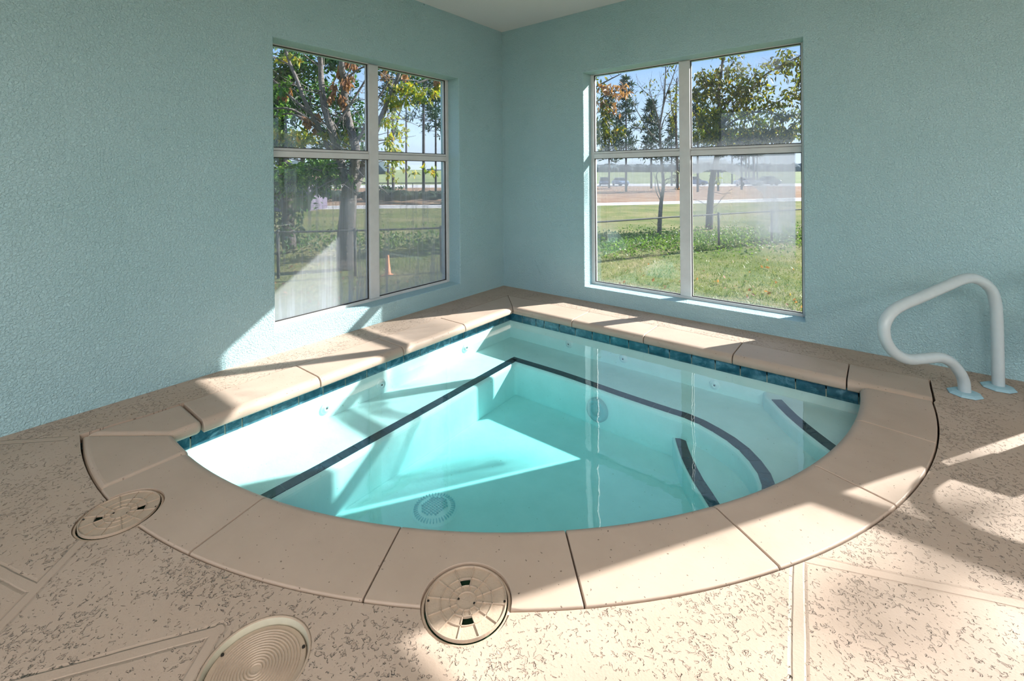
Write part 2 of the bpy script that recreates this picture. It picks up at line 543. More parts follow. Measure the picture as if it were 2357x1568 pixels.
# ------------------------------------------------------------------ the spa basin
pool = thing('spa_pool', 'sunken white plaster spa with bench and curved steps in the corner', 'pool')
FZ = -0.56
outline = [(XT, YT), (3.17, YT)] + arc(RW, 5.2, -94.5, 60)[1:] + [(XT, -3.19)]
def shell(pts, z0, z1, t, closed=True):
    """a wall strip along pts with its body outside; pts clockwise in plan seen from inside"""
    bm = B(); n = len(pts); q = []
    cx, cy = 1.6, -1.5
    for i, (x, y) in enumerate(pts):
        a = V(pts[i-1 if (closed or i) else 0]); b = V(pts[(i+1) % n if (closed or i < n-1) else n-1])
        d = (b-a).normalized(); nn = V((-d.y, d.x))
        if nn.dot(V((x-cx, y-cy))) < 0: nn = -nn
        q.append((x+nn.x*t, y+nn.y*t))
    v = [[bm.verts.new((x, y, z)) for x, y in P] for P, z in ((pts, z0), (pts, z1), (q, z1), (q, z0))]
    for i in range(n if closed else n-1):
        j = (i+1) % n
        for a in range(4):
            b = (a+1) % 4
            bm.faces.new((v[a][i], v[a][j], v[b][j], v[b][i]))
    bmesh.ops.recalc_face_normals(bm, faces=bm.faces)
    return bm
obj('basin_wall', shell(outline, FZ-.05, -0.145, 0.12), M_PLAS, pool)
bm = B(); prism(bm, outline, FZ-0.08, FZ)
obj('basin_floor', bm, M_PLAS, pool)

trimL = [(0.955, -3.23), (0.945, -2.60), (0.915, -1.85), (0.872, -0.925)]
trimR = [(1.35, -0.925), (1.78, -0.955), (2.12, -0.97), (2.29, -0.975), (2.42, -1.015), (2.58, -1.10), (2.69, -1.21), (2.765, -1.33), (2.80, -1.46), (2.815, -1.65), (2.81, -2.10)]
def dense(pts, n=6): return [(p.x, p.y) for p in catmull([(x, y, 0) for x, y in pts], n)]
def offset(pts, d):
    out = []
    for i in range(len(pts)):
        a, b = V(pts[max(i-1, 0)]), V(pts[min(i+1, len(pts)-1)])
        t = (b-a).normalized(); out.append((pts[i][0]-t.y*d, pts[i][1]+t.x*d))
    return out
curveR = dense([(0.872, -0.925)]+trimR)
path = trimL[:-1] + curveR
inner = offset(path, -0.050)          # bench edge, towards the pool
corner_i = len(trimL)-1
inner[corner_i] = (path[corner_i][0]+0.050, path[corner_i][1]-0.05)
bench = inner + [(2.9, -2.25)] + [p for p in arc(RW+0.04, -36, 5.2, 20)] + [(3.2, YT+.04), (XT-.04, YT+.04), (XT-.04, -3.22), (0.9, -3.26)]
bm = B(); prism(bm, bench, FZ-0.02, -0.30)
obj('bench', bm, M_PLAS, pool, bevel=0.035, segs=4, angle=50)
low = dense([(2.20, -0.93), (2.25, -1.04), (2.34, -1.20), (2.46, -1.37), (2.57, -1.50), (2.70, -1.72), (2.78, -2.05)])
lowe = offset(low, -0.045)
bm = B(); prism(bm, lowe + [(2.9, -2.2), (2.95, -1.2), (2.6, -0.9)], FZ-0.02, -0.43)
obj('lower_step', bm, M_PLAS, pool, bevel=0.03, segs=4, angle=50)
upp = dense([(2.665, -0.575), (2.71, -0.64), (2.79, -0.765), (2.89, -0.89), (3.01, -1.02), (3.12, -1.12)])
uppe = offset(upp, -0.045)
bm = B(); prism(bm, [(2.60, YT+.03)] + uppe + arc(RW+.03, -7, 5.2, 6) + [(3.2, YT+.03)], -0.34, -0.205)
obj('upper_step', bm, M_PLAS, pool, bevel=0.03, segs=4, angle=50)
def strip(pts, w, z0, z1, pitch=0.10, gap=0.0025):
    """a row of small trim tiles along a polyline"""
    bm = B()
    acc, L = [0], 0
    for a, b in zip(pts, pts[1:]):
        L += math.dist(a, b); acc.append(L)
    def at(s):
        for i in range(len(acc)-1):
            if s <= acc[i+1] or i == len(acc)-2:
                t = (s-acc[i])/max(acc[i+1]-acc[i], 1e-9)
                a, b = V(pts[i]), V(pts[i+1]); d = (b-a).normalized()
                return a.lerp(b, t), V((-d.y, d.x))
    n = max(1, round(L/pitch))
    for i in range(n):
        s0, s1 = L*i/n+gap/2, L*(i+1)/n-gap/2
        if i == n-1: s1 += gap
        (p, a), (q, b) = at(s0), at(s1)
        prism(bm, [tuple(p+a*w/2), tuple(p-a*w/2), tuple(q-b*w/2), tuple(q+b*w/2)], z0, z1)
    return bm
bm = strip(trimL, 0.062, -0.31, -0.2975)
obj('bench_trim', bm, M_TRIM, pool)
bm = strip([(0.842, -0.925)]+curveR[1:], 0.062, -0.31, -0.2975)
obj('bench_trim', bm, M_TRIM, pool)
obj('step_trim', strip(low[5:], 0.060, -0.44, -0.4275), M_TRIM, pool)
obj('step_trim', strip(upp[5:], 0.060, -0.215, -0.2025), M_TRIM, pool)

# waterline tile band: one tile after another on pale grout
def tiles(edges, fn, thick=0.008, gap=0.003, z0=-0.1455, z1=-0.0625):
    bm = B()
    for a, b in zip(edges, edges[1:]):
        lo, hi = a+gap, b-gap
        P = [fn(lo, 0), fn(hi, 0), fn(hi, -thick), fn(lo, -thick)]
        v0 = [bm.verts.new((*p, z0)) for p in P]; v1 = [bm.verts.new((*p, z1)) for p in P]
        bm.faces.new(v0[::-1]); bm.faces.new(v1)
        for i in range(4):
            j = (i+1) % 4; bm.faces.new((v0[i], v0[j], v1[j], v1[i]))
    bmesh.ops.recalc_face_normals(bm, faces=bm.faces)
    return bm
ex = [0.517, 0.662, 0.815, 0.902] + [0.902+0.1575*i for i in range(1, 15)] + [3.18]
obj('waterline_tile', tiles(ex, lambda s, d: (s, YT-0.004-d)), M_TILE, pool, bevel=0.002)
ey = [0.544, 0.699, 0.850, 1.002, 1.155, 1.307, 1.464, 1.616, 1.767, 1.918, 2.072, 2.23, 2.382, 2.535, 2.689, 2.844, 2.927, 3.082, 3.19]
obj('waterline_tile', tiles(ey, lambda s, d: (XT+0.004+d, -s)), M_TILE, pool, bevel=0.002)
ea = [math.radians(-94+3.62*i) for i in range(28)]
obj('waterline_tile', tiles(ea, lambda s, d: (CX+(RW-0.004-d)*math.cos(s), CY+(RW-0.004-d)*math.sin(s)), gap=0.0013), M_TILE, pool)
obj('tile_grout', shell([(x, y) for x, y in outline], -0.146, -0.0620, 0.03), M_TGROUT, pool)

def jet(M, r, name='jet_nozzle'):
    bm = B()
    lathe(bm, [(0, 0.002), (r*0.22, 0.002), (r*0.25, 0.012), (r*0.5, 0.016), (r*0.55, 0.006), (r*0.85, 0.010), (r, 0.002), (r, -0.004)], 28, M)
    bmesh.ops.recalc_face_normals(bm, faces=bm.faces)
    o = obj(name, bm, M_FIT, pool, smooth=True)
    bm = B(); lathe(bm, [(0, 0.0135), (r*0.16, 0.0135)], 16, M); 
    obj('jet_eye', bm, M_DARK, o)
    return o
for y, z in ((-2.364, -0.232), (-1.96, -0.232), (-1.129, -0.225)):
    jet(Matrix.Translation((XT, y, z)) @ Matrix.Rotation(PI/2, 4, 'Y'), 0.036)
for x, z in ((1.154, -0.226), (1.644, -0.232), (2.315, -0.25)):
    jet(Matrix.Translation((x, YT, z)) @ Matrix.Rotation(PI/2, 4, 'X'), 0.034)
bm = B(); MF = Matrix.Translation((1.665, -1.012, -0.435)) @ Matrix.Rotation(PI/2, 4, 'X')
lathe(bm, [(0, 0.018), (0.030, 0.018), (0.034, 0.010), (0.050, 0.010), (0.056, 0.016), (0.078, 0.010), (0.082, -0.01)], 36, MF)
bmesh.ops.recalc_face_normals(bm, faces=bm.faces)
obj('suction_fitting', bm, plain('grey suction fitting', (0.36, 0.50, 0.53), 0.5), pool, smooth=True)
# floor drain with slotted dome
bm = B(); MD = Matrix.Translation((1.372, -2.243, FZ))
lathe(bm, [(0.115, 0), (0.112, 0.012), (0.085, 0.022), (0.05, 0.028), (0, 0.030)], 48, MD)
bmesh.ops.recalc_face_normals(bm, faces=bm.faces)
dr = obj('drain_cover', bm, M_FIT, pool, smooth=True)
bm = B()
rnd = random.Random(2)
for i in range(-4, 5):
    for j in range(-5, 6):
        x, y = i*0.017, j*0.013
        if x*x+y*y < 0.068**2: box(bm, 1.372+x-0.005, 1.372+x+0.005, -2.243+y-0.0028, -2.243+y+0.0028, FZ+0.02, FZ+0.0335)
for i in range(40):
    a = 2*PI*i/40; c, s = math.cos(a), math.sin(a); M = Matrix.Translation((1.372, -2.243, FZ)) @ Matrix.Rotation(a, 4, 'Z')
    vs0 = len(bm.verts); box(bm, 0.086, 0.108, -0.002, 0.002, 0.010, 0.0235); bm.verts.ensure_lookup_table()
    bmesh.ops.transform(bm, matrix=M, verts=bm.verts[vs0:])
obj('drain_slots', bm, plain('green-grey drain slots', (0.42, 0.62, 0.66), 0.6), dr)

# water body
bm = B()
out2 = offset(outline, 0)
wpts = [(XT-.015, YT+.015), (3.2, YT+.015)] + arc(RW+.015, 5.2, -94.5, 60)[1:] + [(XT-.015, -3.21)]
prism(bm, wpts, FZ-0.04, WZ)
wat = obj('pool_water', bm, M_WATER)
tag(wat, 'clear aqua water filling the spa', 'water', kind='stuff')

# ------------------------------------------------------------------ lids in the deck
def lid_spoked(name, label, x, y, r, a0, holes, tilt=0.0):
    t = thing(name, label, 'lid', (x, y, 0), group='round lids around the spa')
    bm = B()
    lathe(bm, [(r+0.0085, -0.029), (r+0.0085, -0.009), (r+0.002, -0.006), (r, -0.008), (r, -0.029)], 72)
    bmesh.ops.recalc_face_normals(bm, faces=bm.faces)
    obj('collar', bm, M_LID, t, smooth=True)
    rp = r-0.004
    z = -0.003
    # plate: polar grid, sector windows left open
    bm = B()
    N = 60
    radii = [0.0, 0.028, 0.0475, 0.0735, rp]
    open_cells = set()
    for s0, s1 in holes:
        for k in range(s0, s1): open_cells.add((2, k % N))
    ring = {}
    def pv(i, k, zz):
        key = (i, k % N, zz) if i else (0, 0, zz)
        if key not in ring:
            a = 2*PI*k/N+a0
            ring[key] = bm.verts.new((radii[i]*math.cos(a), radii[i]*math.sin(a), zz))
        return ring[key]
    for i in range(4):
        for k in range(N):
            if (i, k) in open_cells: continue
            for zz, flip in ((z, False), (z-0.005, True)):
                q = [pv(i,k,zz), pv(i+1,k,zz), pv(i+1,k+1,zz), pv(i,k+1,zz)]
                u = []
                for v in q:
                    if v not in u: u.append(v)
                bm.faces.new(u[::-1] if flip else u)
            if (i-1, k) in open_cells: bm.faces.new([pv(i,k,z), pv(i,k+1,z), pv(i,k+1,z-.005), pv(i,k,z-.005)])
            if (i+1, k) in open_cells: bm.faces.new([pv(i+1,k,z), pv(i+1,k+1,z), pv(i+1,k+1,z-.005), pv(i+1,k,z-.005)])
            for dk in (0, 1):
                if (i, (k+(1 if dk else -1)) % N) in open_cells:
                    kk = k+dk; bm.faces.new([pv(i,kk,z), pv(i+1,kk,z), pv(i+1,kk,z-.005), pv(i,kk,z-.005)])
    for k in range(N):
        bm.faces.new([pv(4,k,z), pv(4,k+1,z), pv(4,k+1,z-.005), pv(4,k,z-.005)])
    bmesh.ops.recalc_face_normals(bm, faces=bm.faces)
    pl = obj('lid_plate', bm, M_LID, t)
    # raised ribs
    bm = B()
    for rr in (0.028, 0.0475, 0.0735):
        lathe(bm, [(rr-0.0014, z-0.001), (rr-0.0010, z+0.0030), (rr+0.0010, z+0.0030), (rr+0.0014, z-0.001)], 60, None)
    lathe(bm, [(rp-0.003, z-0.001), (rp-0.0025, z+0.0045), (rp, z+0.0045), (rp, z-0.001)], 72, None)
    for k in range(12):
        a = 2*PI*k/12+a0
        n0 = len(bm.verts); box(bm, 0.028, rp-0.002, -0.0012, 0.0012, z-0.001, z+0.0030)
        bm.verts.ensure_lookup_table(); bmesh.ops.transform(bm, matrix=Matrix.Rotation(a, 4, 'Z'), verts=bm.verts[n0:])
    bmesh.ops.recalc_face_normals(bm, faces=bm.faces)
    obj('rib', bm, M_LID, pl)
    for rr, da in ((0.024, 0.35), (0.024, 0.35+PI), (rp-0.006, 0.62), (rp-0.006, 0.62+PI)):
        bm = B(); a = a0+da
        lathe(bm, [(0, z+0.0012), (0.0032, z+0.0012), (0.0038, z-0.001)], 14, Matrix.Translation((rr*math.cos(a), rr*math.sin(a), 0)))
        obj('screw_hole', bm, M_DARK, pl)
    bm = B(); lathe(bm, [(0, -0.0275), (r-0.001, -0.0275)], 40)
    obj('well_water', bm, M_WELL, t)
    return t
# angle of rib zero chosen so that the two open cells face the pool and the camera
lid_spoked('skimmer_lid', 'round spoked tan lid half in sunlight, cut into the coping front', *LIDS[0], math.radians(2), [(20, 25), (50, 55)])
lid_spoked('skimmer_lid', 'round spoked tan lid in shade, cut into the coping near the left wall', *LIDS[1], math.radians(20), [(5, 10), (35, 40)])
x, y, r = LIDS[2]
t = thing('valve_lid', 'round tan lid with concentric ridges sunk in the deck at the bottom edge', 'lid', (x, y, 0), group='round lids around the spa')
bm = B(); lathe(bm, [(r+0.0035, -0.029), (r+0.0035, -0.004), (r-0.001, -0.0025), (r-0.0035, -0.005)], 72)
bmesh.ops.recalc_face_normals(bm, faces=bm.faces)
obj('collar', bm, M_LID, t, smooth=True)
bm = B(); lathe(bm, [(r-0.0035, -0.005), (r-0.0045, -0.010), (r-0.0055, -0.029)], 72)
obj('collar_wall', bm, M_LIDRING, t, smooth=True)
bm = B(); rp = r-0.009; z = -0.019
prof = [(0, z), (0.008, z)]
for i in range(13):
    rr = 0.012+i*0.0071
    prof += [(rr, z), (rr+0.0013, z+0.0022), (rr+0.0030, z+0.0022), (rr+0.0043, z)]
prof += [(rp-0.002, z), (rp, z-0.002), (rp, z-0.008)]
lathe(bm, prof, 72)
bmesh.ops.recalc_face_normals(bm, faces=bm.faces)
pl = obj('lid_plate', bm, M_LID, t)
for a in (math.radians(68), math.radians(200), math.radians(-20)):
    bm = B(); lathe(bm, [(0, z+0.0034), (0.0036, z+0.0034), (0.0042, z)], 14, Matrix.Translation(((rp-0.006)*math.cos(a), (rp-0.006)*math.sin(a), 0)))
    obj('screw_hole', bm, M_DARK, pl)

# ------------------------------------------------------------------ handrail
def rail_path():
    b0, b1 = gnd(2293, 893), gnd(2221, 906)
    d = (b1-b0); d.z = 0; d.normalize()
    nrm = V((-d.y, d.x, 0))
    pts = [(1560,1310),(1556,1100),(1552,900),(1546,700),(1536,560),(1505,440),(1440,365),(1340,318),(1230,328),(1080,392),(850,492),(690,560),(590,630),(535,720),(528,800),(550,890),(620,985),(740,1045),(880,1042),(1020,1030),(1120,1065),(1200,1150),(1245,1240),(1257,1325)]
    out = []
    for px, py in pts:
        u, v = 1900+px/3.919, 560+py/3.919
        q = ray(u, v); tt = (b0-CAM).dot(nrm)/q.dot(nrm)
        out.append(CAM+q*tt)
    out[0].z = 0.0; out[-1].z = 0.0
    return b0, b1, out
b0, b1, rp_ = rail_path()
rail = thing('handrail', 'white figure-four handrail bolted to the deck beside the spa', 'handrail', (b0.x, b0.y, 0))
bm = B(); tube(bm, [p-V((b0.x, b0.y, 0)) for p in catmull(rp_, 6)], 0.0268, 20)
obj('rail_tube', bm, M_RAIL, rail, smooth=True)
for p in (rp_[0], rp_[-1]):
    bm = B()
    prof = [(0.0, 0.016), (0.034, 0.016), (0.058, 0.013), (0.073, 0.006), (0.075, 0.0), (0.0, 0.0)]
    lathe(bm, prof, 8, Matrix.Translation((p.x-b0.x, p.y-b0.y, -0.002)) @ Matrix.Rotation(0.5, 4, 'Z'))
    bmesh.ops.recalc_face_normals(bm, faces=bm.faces)
    obj('base_flange', bm, M_FLANGE, rail, bevel=0.003)
# a resin chair just past the right edge of the photograph; its shadow lies on the deck
ch = thing('patio_chair', 'white resin armchair standing past the right edge, known by its looped shadow', 'chair', (4.27, -0.50, 0))
bm = B(); tube(bm, catmull([(-.30, .0, .40), (-.32, -.01, .60), (-.27, -.02, .74), (-.12, -.03, .82), (.05, -.03, .83), (.2, -.03, .79), (.29, -.02, .68), (.30, 0, .40)], 6), .029, 12)
obj('back_frame', bm, M_RAIL, ch, smooth=True)
bm = B()
for i in range(3): box(bm, -.31+.21*i, -.12+.21*i, -.025, .0, .38, .61-.02*(i == 2))
obj('backrest', bm, M_RAIL, ch, bevel=.02, segs=3)
bm = B(); prism(bm, [(-.31, -.01), (.31, -.01), (.31, .42), (-.08, .42), (-.2, .2)], .375, .41); obj('seat', bm, M_RAIL, ch, bevel=.015, segs=3)
for s_ in (-1, 1):
    bm = B(); tube(bm, catmull([(s_*.30, .0, .60), (s_*.34, .15, .64), (s_*.34, .36, .62), (s_*.31, .42, .38)], 6), .03, 10); obj('armrest', bm, M_RAIL, ch, smooth=True)
    for y_ in (0.0, .40):
        bm = B(); tube(bm, [(s_*.29, y_, .40), (s_*.31, y_+(.03 if y_ else -.02), 0)], [.03, .022], 10); obj('leg', bm, M_RAIL, ch, smooth=True)

# ------------------------------------------------------------------ windows
D0, D1 = 0.150, 0.205                     # frame depth behind the wall face
def window(name, axis, sign, o, mull, tran, recipes, label):
    u0, u1, z0, z1 = o
    t = thing(name, label, 'window', kind='structure')
    def bx(bm, a, b, c, d, e0=D0, e1=D1):
        if axis == 'x': box(bm, a, b, e0, e1, c, d)
        else: box(bm, -e1, -e0, a, b, c, d)
    fw, fb, ft = 0.030, 0.022, 0.006
    bm = B()
    bx(bm, u0-.01, u0+fw, z0, z1); bx(bm, u1-fw, u1+.01, z0, z1)
    bx(bm, u0+fw, u1-fw, z0-.01, z0+fb); bx(bm, u0+fw, u1-fw, z1-ft, z1+.01)
    obj('window_frame', bm, M_FRAME, t, bevel=0.004)
    bm = B(); bx(bm, mull[0], mull[1], z0+fb, z1-ft, D0-0.012, D1)
    obj('mullion', bm, M_FRAME, t, bevel=0.004)
    bm = B()
    for a, b in ((u0+fw, mull[0]), (mull[1], u1-fw)):
        bx(bm, a, b, tran[0], tran[1]-0.022, D0-0.004, D1)
        bx(bm, a, b, tran[1]-0.020, tran[1], D0+0.004, D1)
    obj('transom', bm, M_FRAME, t, bevel=0.003)
    xs = ((u0+fw, mull[0]), (mull[1], u1-fw)); zs = ((z0+fb, tran[0]), (tran[1], z1-ft))
    for i, (a, b) in enumerate(xs):
        for j, (c, d) in enumerate(zs):
            bm = B(); e = 0.0055; g0, g1 = D0+0.013, D0+0.024
            bx(bm, a, a+e, c, d, g0, g1); bx(bm, b-e, b, c, d, g0, g1); bx(bm, a+e, b-e, c, c+e, g0, g1); bx(bm, a+e, b-e, d-e, d, g0, g1)
            gs = obj('glazing_bead', bm, M_GASKET, t)
            bm = B(); e1 = D0+0.026
            if axis == 'x': P = [(a,e1,c),(b,e1,c),(b,e1,d),(a,e1,d)]
            else: P = [(-e1,b,c),(-e1,a,c),(-e1,a,d),(-e1,b,d)]
            bm.faces.new([bm.verts.new(p) for p in P])
            obj('glass_pane', bm, recipes[(i, j)], t)
    return t
def rc_ru(frost, streak, band, seed):
    def f(k, G, P):
        u, v = G[0], G[2]
        P2 = k.mapping(P, (1, 1, 1), loc=(seed, seed*2.3, 0))
        n = k.noise(P2, 9, 4, 0.65, 1.5)
        fine = k.noise(P2, 60, 3, 0.7)
        low = ml(k, smooth(k, k.math('ADD', v, ml(k, k.math('SUBTRACT', n, 0.5), 0.10)), 0.12, 0.0), 0.25)
        wipe = ml(k, ml(k, blob(k, u, v, 0.55, 0.84, 0.60, 0.13), smooth(k, n, 0.40, 0.60)), band)
        st = ml(k, smooth(k, k.noise(k.mapping(P2, (14, 14, 1.2)), 1.5, 3, 0.6), 0.55, 0.75), streak)
        m = mx(k, low, wipe, st)
        m = ml(k, m, smooth(k, fine, 0.22, 0.62))
        return k.math('ADD', m, frost, clamp=True)
    return f
def rc_rll(k, G, P):
    u, v = G[0], G[2]
    n = k.noise(P, 7, 4, 0.6, 1.0)
    st = k.noise(k.mapping(P, (26, 26, 1.6)), 1.0, 4, 0.65)
    vv = k.math('ADD', v, ml(k, k.math('SUBTRACT', n, 0.5), 0.06))
    mg = ml(k, smooth(k, u, 0.02, 0.05), smooth(k, u, 0.975, 0.93))
    top = ml(k, ml(k, smooth(k, vv, 0.60, 0.80), smooth(k, vv, 1.0, 0.93)), ml(k, mg, k.math('ADD', 0.34, ml(k, st, 0.3))))
    drip = ml(k, ml(k, smooth(k, st, 0.52, 0.68), smooth(k, v, 0.45, 0.75)), 0.22)
    sm = ml(k, blob(k, u, v, 0.17, 0.43, 0.18, 0.15), 0.14)
    side = ml(k, smooth(k, u, 0.065, 0.05), 0.16)
    low = ml(k, smooth(k, vv, 0.05, 0.0), 0.20)
    mid = ml(k, ml(k, smooth(k, v, 0.64, 0.70), smooth(k, u, 0.62, 0.66)), ml(k, smooth(k, u, 0.93, 0.92), 0.08))
    return k.math('ADD', mx(k, top, drip, sm, side, low, mid), 0.03, clamp=True)
def rc_rlr(k, G, P):
    u, v = G[0], G[2]
    n = k.noise(P, 3.2, 4, 0.6, 1.2)
    st = k.noise(k.mapping(P, (18, 18, 1.0)), 1.0, 4, 0.6)
    edge = ml(k, smooth(k, u, 0.005, 0.02), smooth(k, u, 0.955, 0.935))
    vv = k.math('ADD', v, ml(k, k.math('SUBTRACT', n, 0.5), 0.10))
    base = ml(k, smooth(k, vv, 0.30, 0.62), 0.46)
    right = ml(k, smooth(k, k.math('ADD', u, ml(k, k.math('SUBTRACT', n, 0.5), 0.25)), 0.40, 0.80), ml(k, smooth(k, v, 0.20, 0.50), 0.36))
    # the wiped arc: a swirl of thicker film over the top and down the right
    du = k.math('SUBTRACT', u, 0.22); dv = k.math('SUBTRACT', v, 0.56)
    rr = k.math('SQRT', k.math('ADD', ml(k, du, du), ml(k, ml(k, dv, dv), 2.4)))
    rr = k.math('ADD', rr, ml(k, k.math('SUBTRACT', n, 0.5), 0.10))
    arcm = ml(k, ml(k, smooth(k, rr, 0.505, 0.525), smooth(k, rr, 0.70, 0.60)), ml(k, smooth(k, v, 0.45, 0.50), 0.85))
    top = ml(k, ml(k, smooth(k, vv, 0.86, 0.94), smooth(k, v, 0.995, 0.97)), 0.45)
    low = ml(k, smooth(k, vv, 0.06, 0.0), 0.20)
    m = mx(k, arcm, top, low, k.math('ADD', base, right))
    m = ml(k, m, k.math('ADD', 0.72, ml(k, st, 0.5)))
    return k.math('ADD', ml(k, m, edge), 0.02, clamp=True)
def rc_ll(a, b, seed):
    def f(k, G, P):
        u, v = k.math('SUBTRACT', 1.0, G[1]), G[2]      # u from the corner outwards
        P2 = k.mapping(P, (1, 1, 1), loc=(seed, seed, seed))
        n = k.noise(P2, 5, 4, 0.6, 1.0)
        st = k.noise(k.mapping(P2, (22, 22, 1.1)), 1.0, 4, 0.6)
        base = ml(k, smooth(k, k.math('ADD', v, ml(k, n, 0.15)), 1.02, 0.72), a)
        s2 = ml(k, smooth(k, st, 0.45, 0.70), b)
        m = k.math('ADD', base, ml(k, s2, smooth(k, v, 0.98, 0.75)))
        low = ml(k, smooth(k, v, 0.30, 0.0), a*0.5)
        return k.math('ADD', k.math('ADD', m, low), 0.09, clamp=True)
    return f
def rc_lu(lowf, seed):
    def f(k, G, P):
        v = G[2]
        n = k.noise(k.mapping(P, (1, 1, 1), loc=(seed, seed, seed)), 7, 4, 0.65, 1.0)
        vv = k.math('ADD', v, ml(k, k.math('SUBTRACT', n, 0.5), 0.16))
        low = ml(k, smooth(k, vv, 0.24, 0.0), lowf)
        hz = ml(k, smooth(k, n, 0.5, 0.75), 0.08)
        return k.math('ADD', mx(k, low, hz), 0.015, clamp=True)
    return f
GR = {(0,0): m_glass('pane film a', rc_rll), (1,0): m_glass('pane film b', rc_rlr),
      (0,1): m_glass('pane film c', rc_ru(0.02, 0.08, 0.08, 3.1)), (1,1): m_glass('pane film d', rc_ru(0.02, 0.06, 0.38, 7.7))}
GL = {(0,0): m_glass('pane film e', rc_ll(0.42, 0.30, 1.7)), (1,0): m_glass('pane film f', rc_ll(0.46, 0.24, 5.2)),
      (0,1): m_glass('pane film g', rc_lu(0.34, 2.2)), (1,1): m_glass('pane film h', rc_lu(0.14, 9.1))}
GC = m_glass('pane film clear', rc_ru(0.03, 0.05, 0.10, 13.0))
window('window_1', 'y', -1, WL, (-1.585, -1.494), (1.340, 1.407), GL, 'four-pane window in the left wall with a hazy lower pane')
window('window_2', 'x', 1, WR, (1.857, 1.948), (1.352, 1.418), GR, 'four-pane window in the right wall with streaked glass')
for i, o in enumerate([WR2]+ADDED_DOORS):
    m0 = (o[0]+o[1])/2
    window('window_%d' % (i+3), 'x', 1, o, (m0-.045, m0+.045), (1.352, 1.418), {(a,b): GC for a in (0,1) for b in (0,1)}, 'unseen four-pane window further along the right wall')
# ------------------------------------------------------------------ outside: ground
GZ = -1.0
SUN = V((-0.63, -1.0, -0.69))
def gp(u, v): return gnd(u, v, GZ)
def depth_at(v): return (CAM.z-GZ)*FPX/(v-PPY)

def m_lawn():
    k = NM('autumn lawn'); P = k.coord()
    a = k.noise(P, 0.55, 4, 0.6); b = k.noise(P, 9, 4, 0.7); c2 = k.noise(P, 60, 2, 0.6)
    f = k.math('ADD', k.math('ADD', ml(k, a, 0.5), ml(k, b, 0.35)), ml(k, c2, 0.15))
    c = k.ramp(f, [(0.36, (0.075, 0.115, 0.030)), (0.46, (0.135, 0.165, 0.050)), (0.56, (0.23, 0.21, 0.095)), (0.66, (0.31, 0.26, 0.145))])
    k.bsdf(c, 0.9, 0, k.bump(k.math('ADD', b, c2), 0.05, 0.7), 0.1)
    return k.m
M_LAWN = m_lawn()
def m_soil(name, c0, c1, c2, sc):
    k = NM(name); P = k.coord()
    f = k.noise(P, sc, 5, 0.65)
    c = k.ramp(f, [(0.3, c0), (0.5, c1), (0.7, c2)])
    k.bsdf(c, 0.95, 0, None, 0.1)
    return k.m
M_DIRT = m_soil('red-brown verge', (0.17, 0.10, 0.065), (0.24, 0.15, 0.10), (0.27, 0.20, 0.13), 0.45)
M_ROAD = m_soil('pale asphalt', (0.36, 0.35, 0.35), (0.41, 0.40, 0.40), (0.46, 0.45, 0.45), 2.0)
M_FIELD = m_soil('far meadow', (0.12, 0.16, 0.07), (0.17, 0.20, 0.095), (0.22, 0.23, 0.12), 0.05)
M_LINE = plain('white road paint', (0.75, 0.75, 0.74), 0.8)

def hz(u): return PPY-0.0077*(u-1178.5)
US = [-700, -200, 300, 600, 880, 1015, 1200, 1376, 1560, 1700, 1845, 2200, 2800, 3400]
def pl(pts):
    def f(u):
        if u <= pts[0][0]: return pts[0][1]
        for a, b in zip(pts, pts[1:]):
            if u <= b[0]: return a[1]+(b[1]-a[1])*(u-a[0])/(b[0]-a[0])
        return pts[-1][1]
    return f
E1 = pl([(-700, hz(-700)+88), (600, 484), (880, 480), (1015, 479), (1376, 473.5), (1560, 469.5), (1845, 463), (3400, hz(3400)+58)])
E2 = pl([(-700, hz(-700)+78), (600, 476), (880, 472.5), (1015, 472), (1376, 467.5), (1560, 463), (1845, 455), (3400, hz(3400)+50)])
E3 = pl([(-700, hz(-700)+27), (600, 434), (1015, 432), (1376, 429), (1845, 428.5), (3400, hz(3400)+30)])
E4 = pl([(-700, hz(-700)+20), (600, 428), (1015, 425), (1376, 423), (1845, 422.5), (3400, hz(3400)+24)])
def strip_ground(name, mat, fa, fb, label, za=GZ, zb=GZ):
    bm = B(); prev = None
    for u in US:
        a, b = gnd(u, fa(u), za), gnd(u, fb(u), zb)
        va, vb = bm.verts.new(a), bm.verts.new(b)
        if prev: bm.faces.new((prev[0], va, vb, prev[1]))
        prev = (va, vb)
    bmesh.ops.recalc_face_normals(bm, faces=bm.faces)
    if sum(f.normal.z for f in bm.faces) < 0: bmesh.ops.reverse_faces(bm, faces=bm.faces)
    return tag(obj(name, bm, mat), label, None, kind='structure')
# the lawn runs under and around the building
bm = B(); vs = [gp(u, E1(u)) for u in US]
poly = [bm.verts.new(p) for p in vs] + [bm.verts.new(p) for p in ((60, 40, GZ), (70, -60, GZ), (-60, -60, GZ))]
bm.faces.new(poly)
bmesh.ops.triangulate(bm, faces=bm.faces)
bmesh.ops.recalc_face_normals(bm, faces=bm.faces)
if sum(f.normal.z for f in bm.faces) < 0: bmesh.ops.reverse_faces(bm, faces=bm.faces)
tag(obj('lawn', bm, M_LAWN), 'green and straw-coloured lawn outside the windows', kind='structure')
strip_ground('side_road', M_ROAD, E1, E2, 'narrow pale road beyond the lawn')
strip_ground('edge_line', M_LINE, lambda u: E2(u)+1.5, lambda u: E2(u)+0.3, 'white line along the far edge of the narrow road', GZ+.02, GZ+.02)
strip_ground('dirt_ground', M_DIRT, E2, E3, 'red-brown bare ground between the two roads')
strip_ground('highway_road', M_ROAD, E3, E4, 'distant pale highway')
bm = B(); prev = None
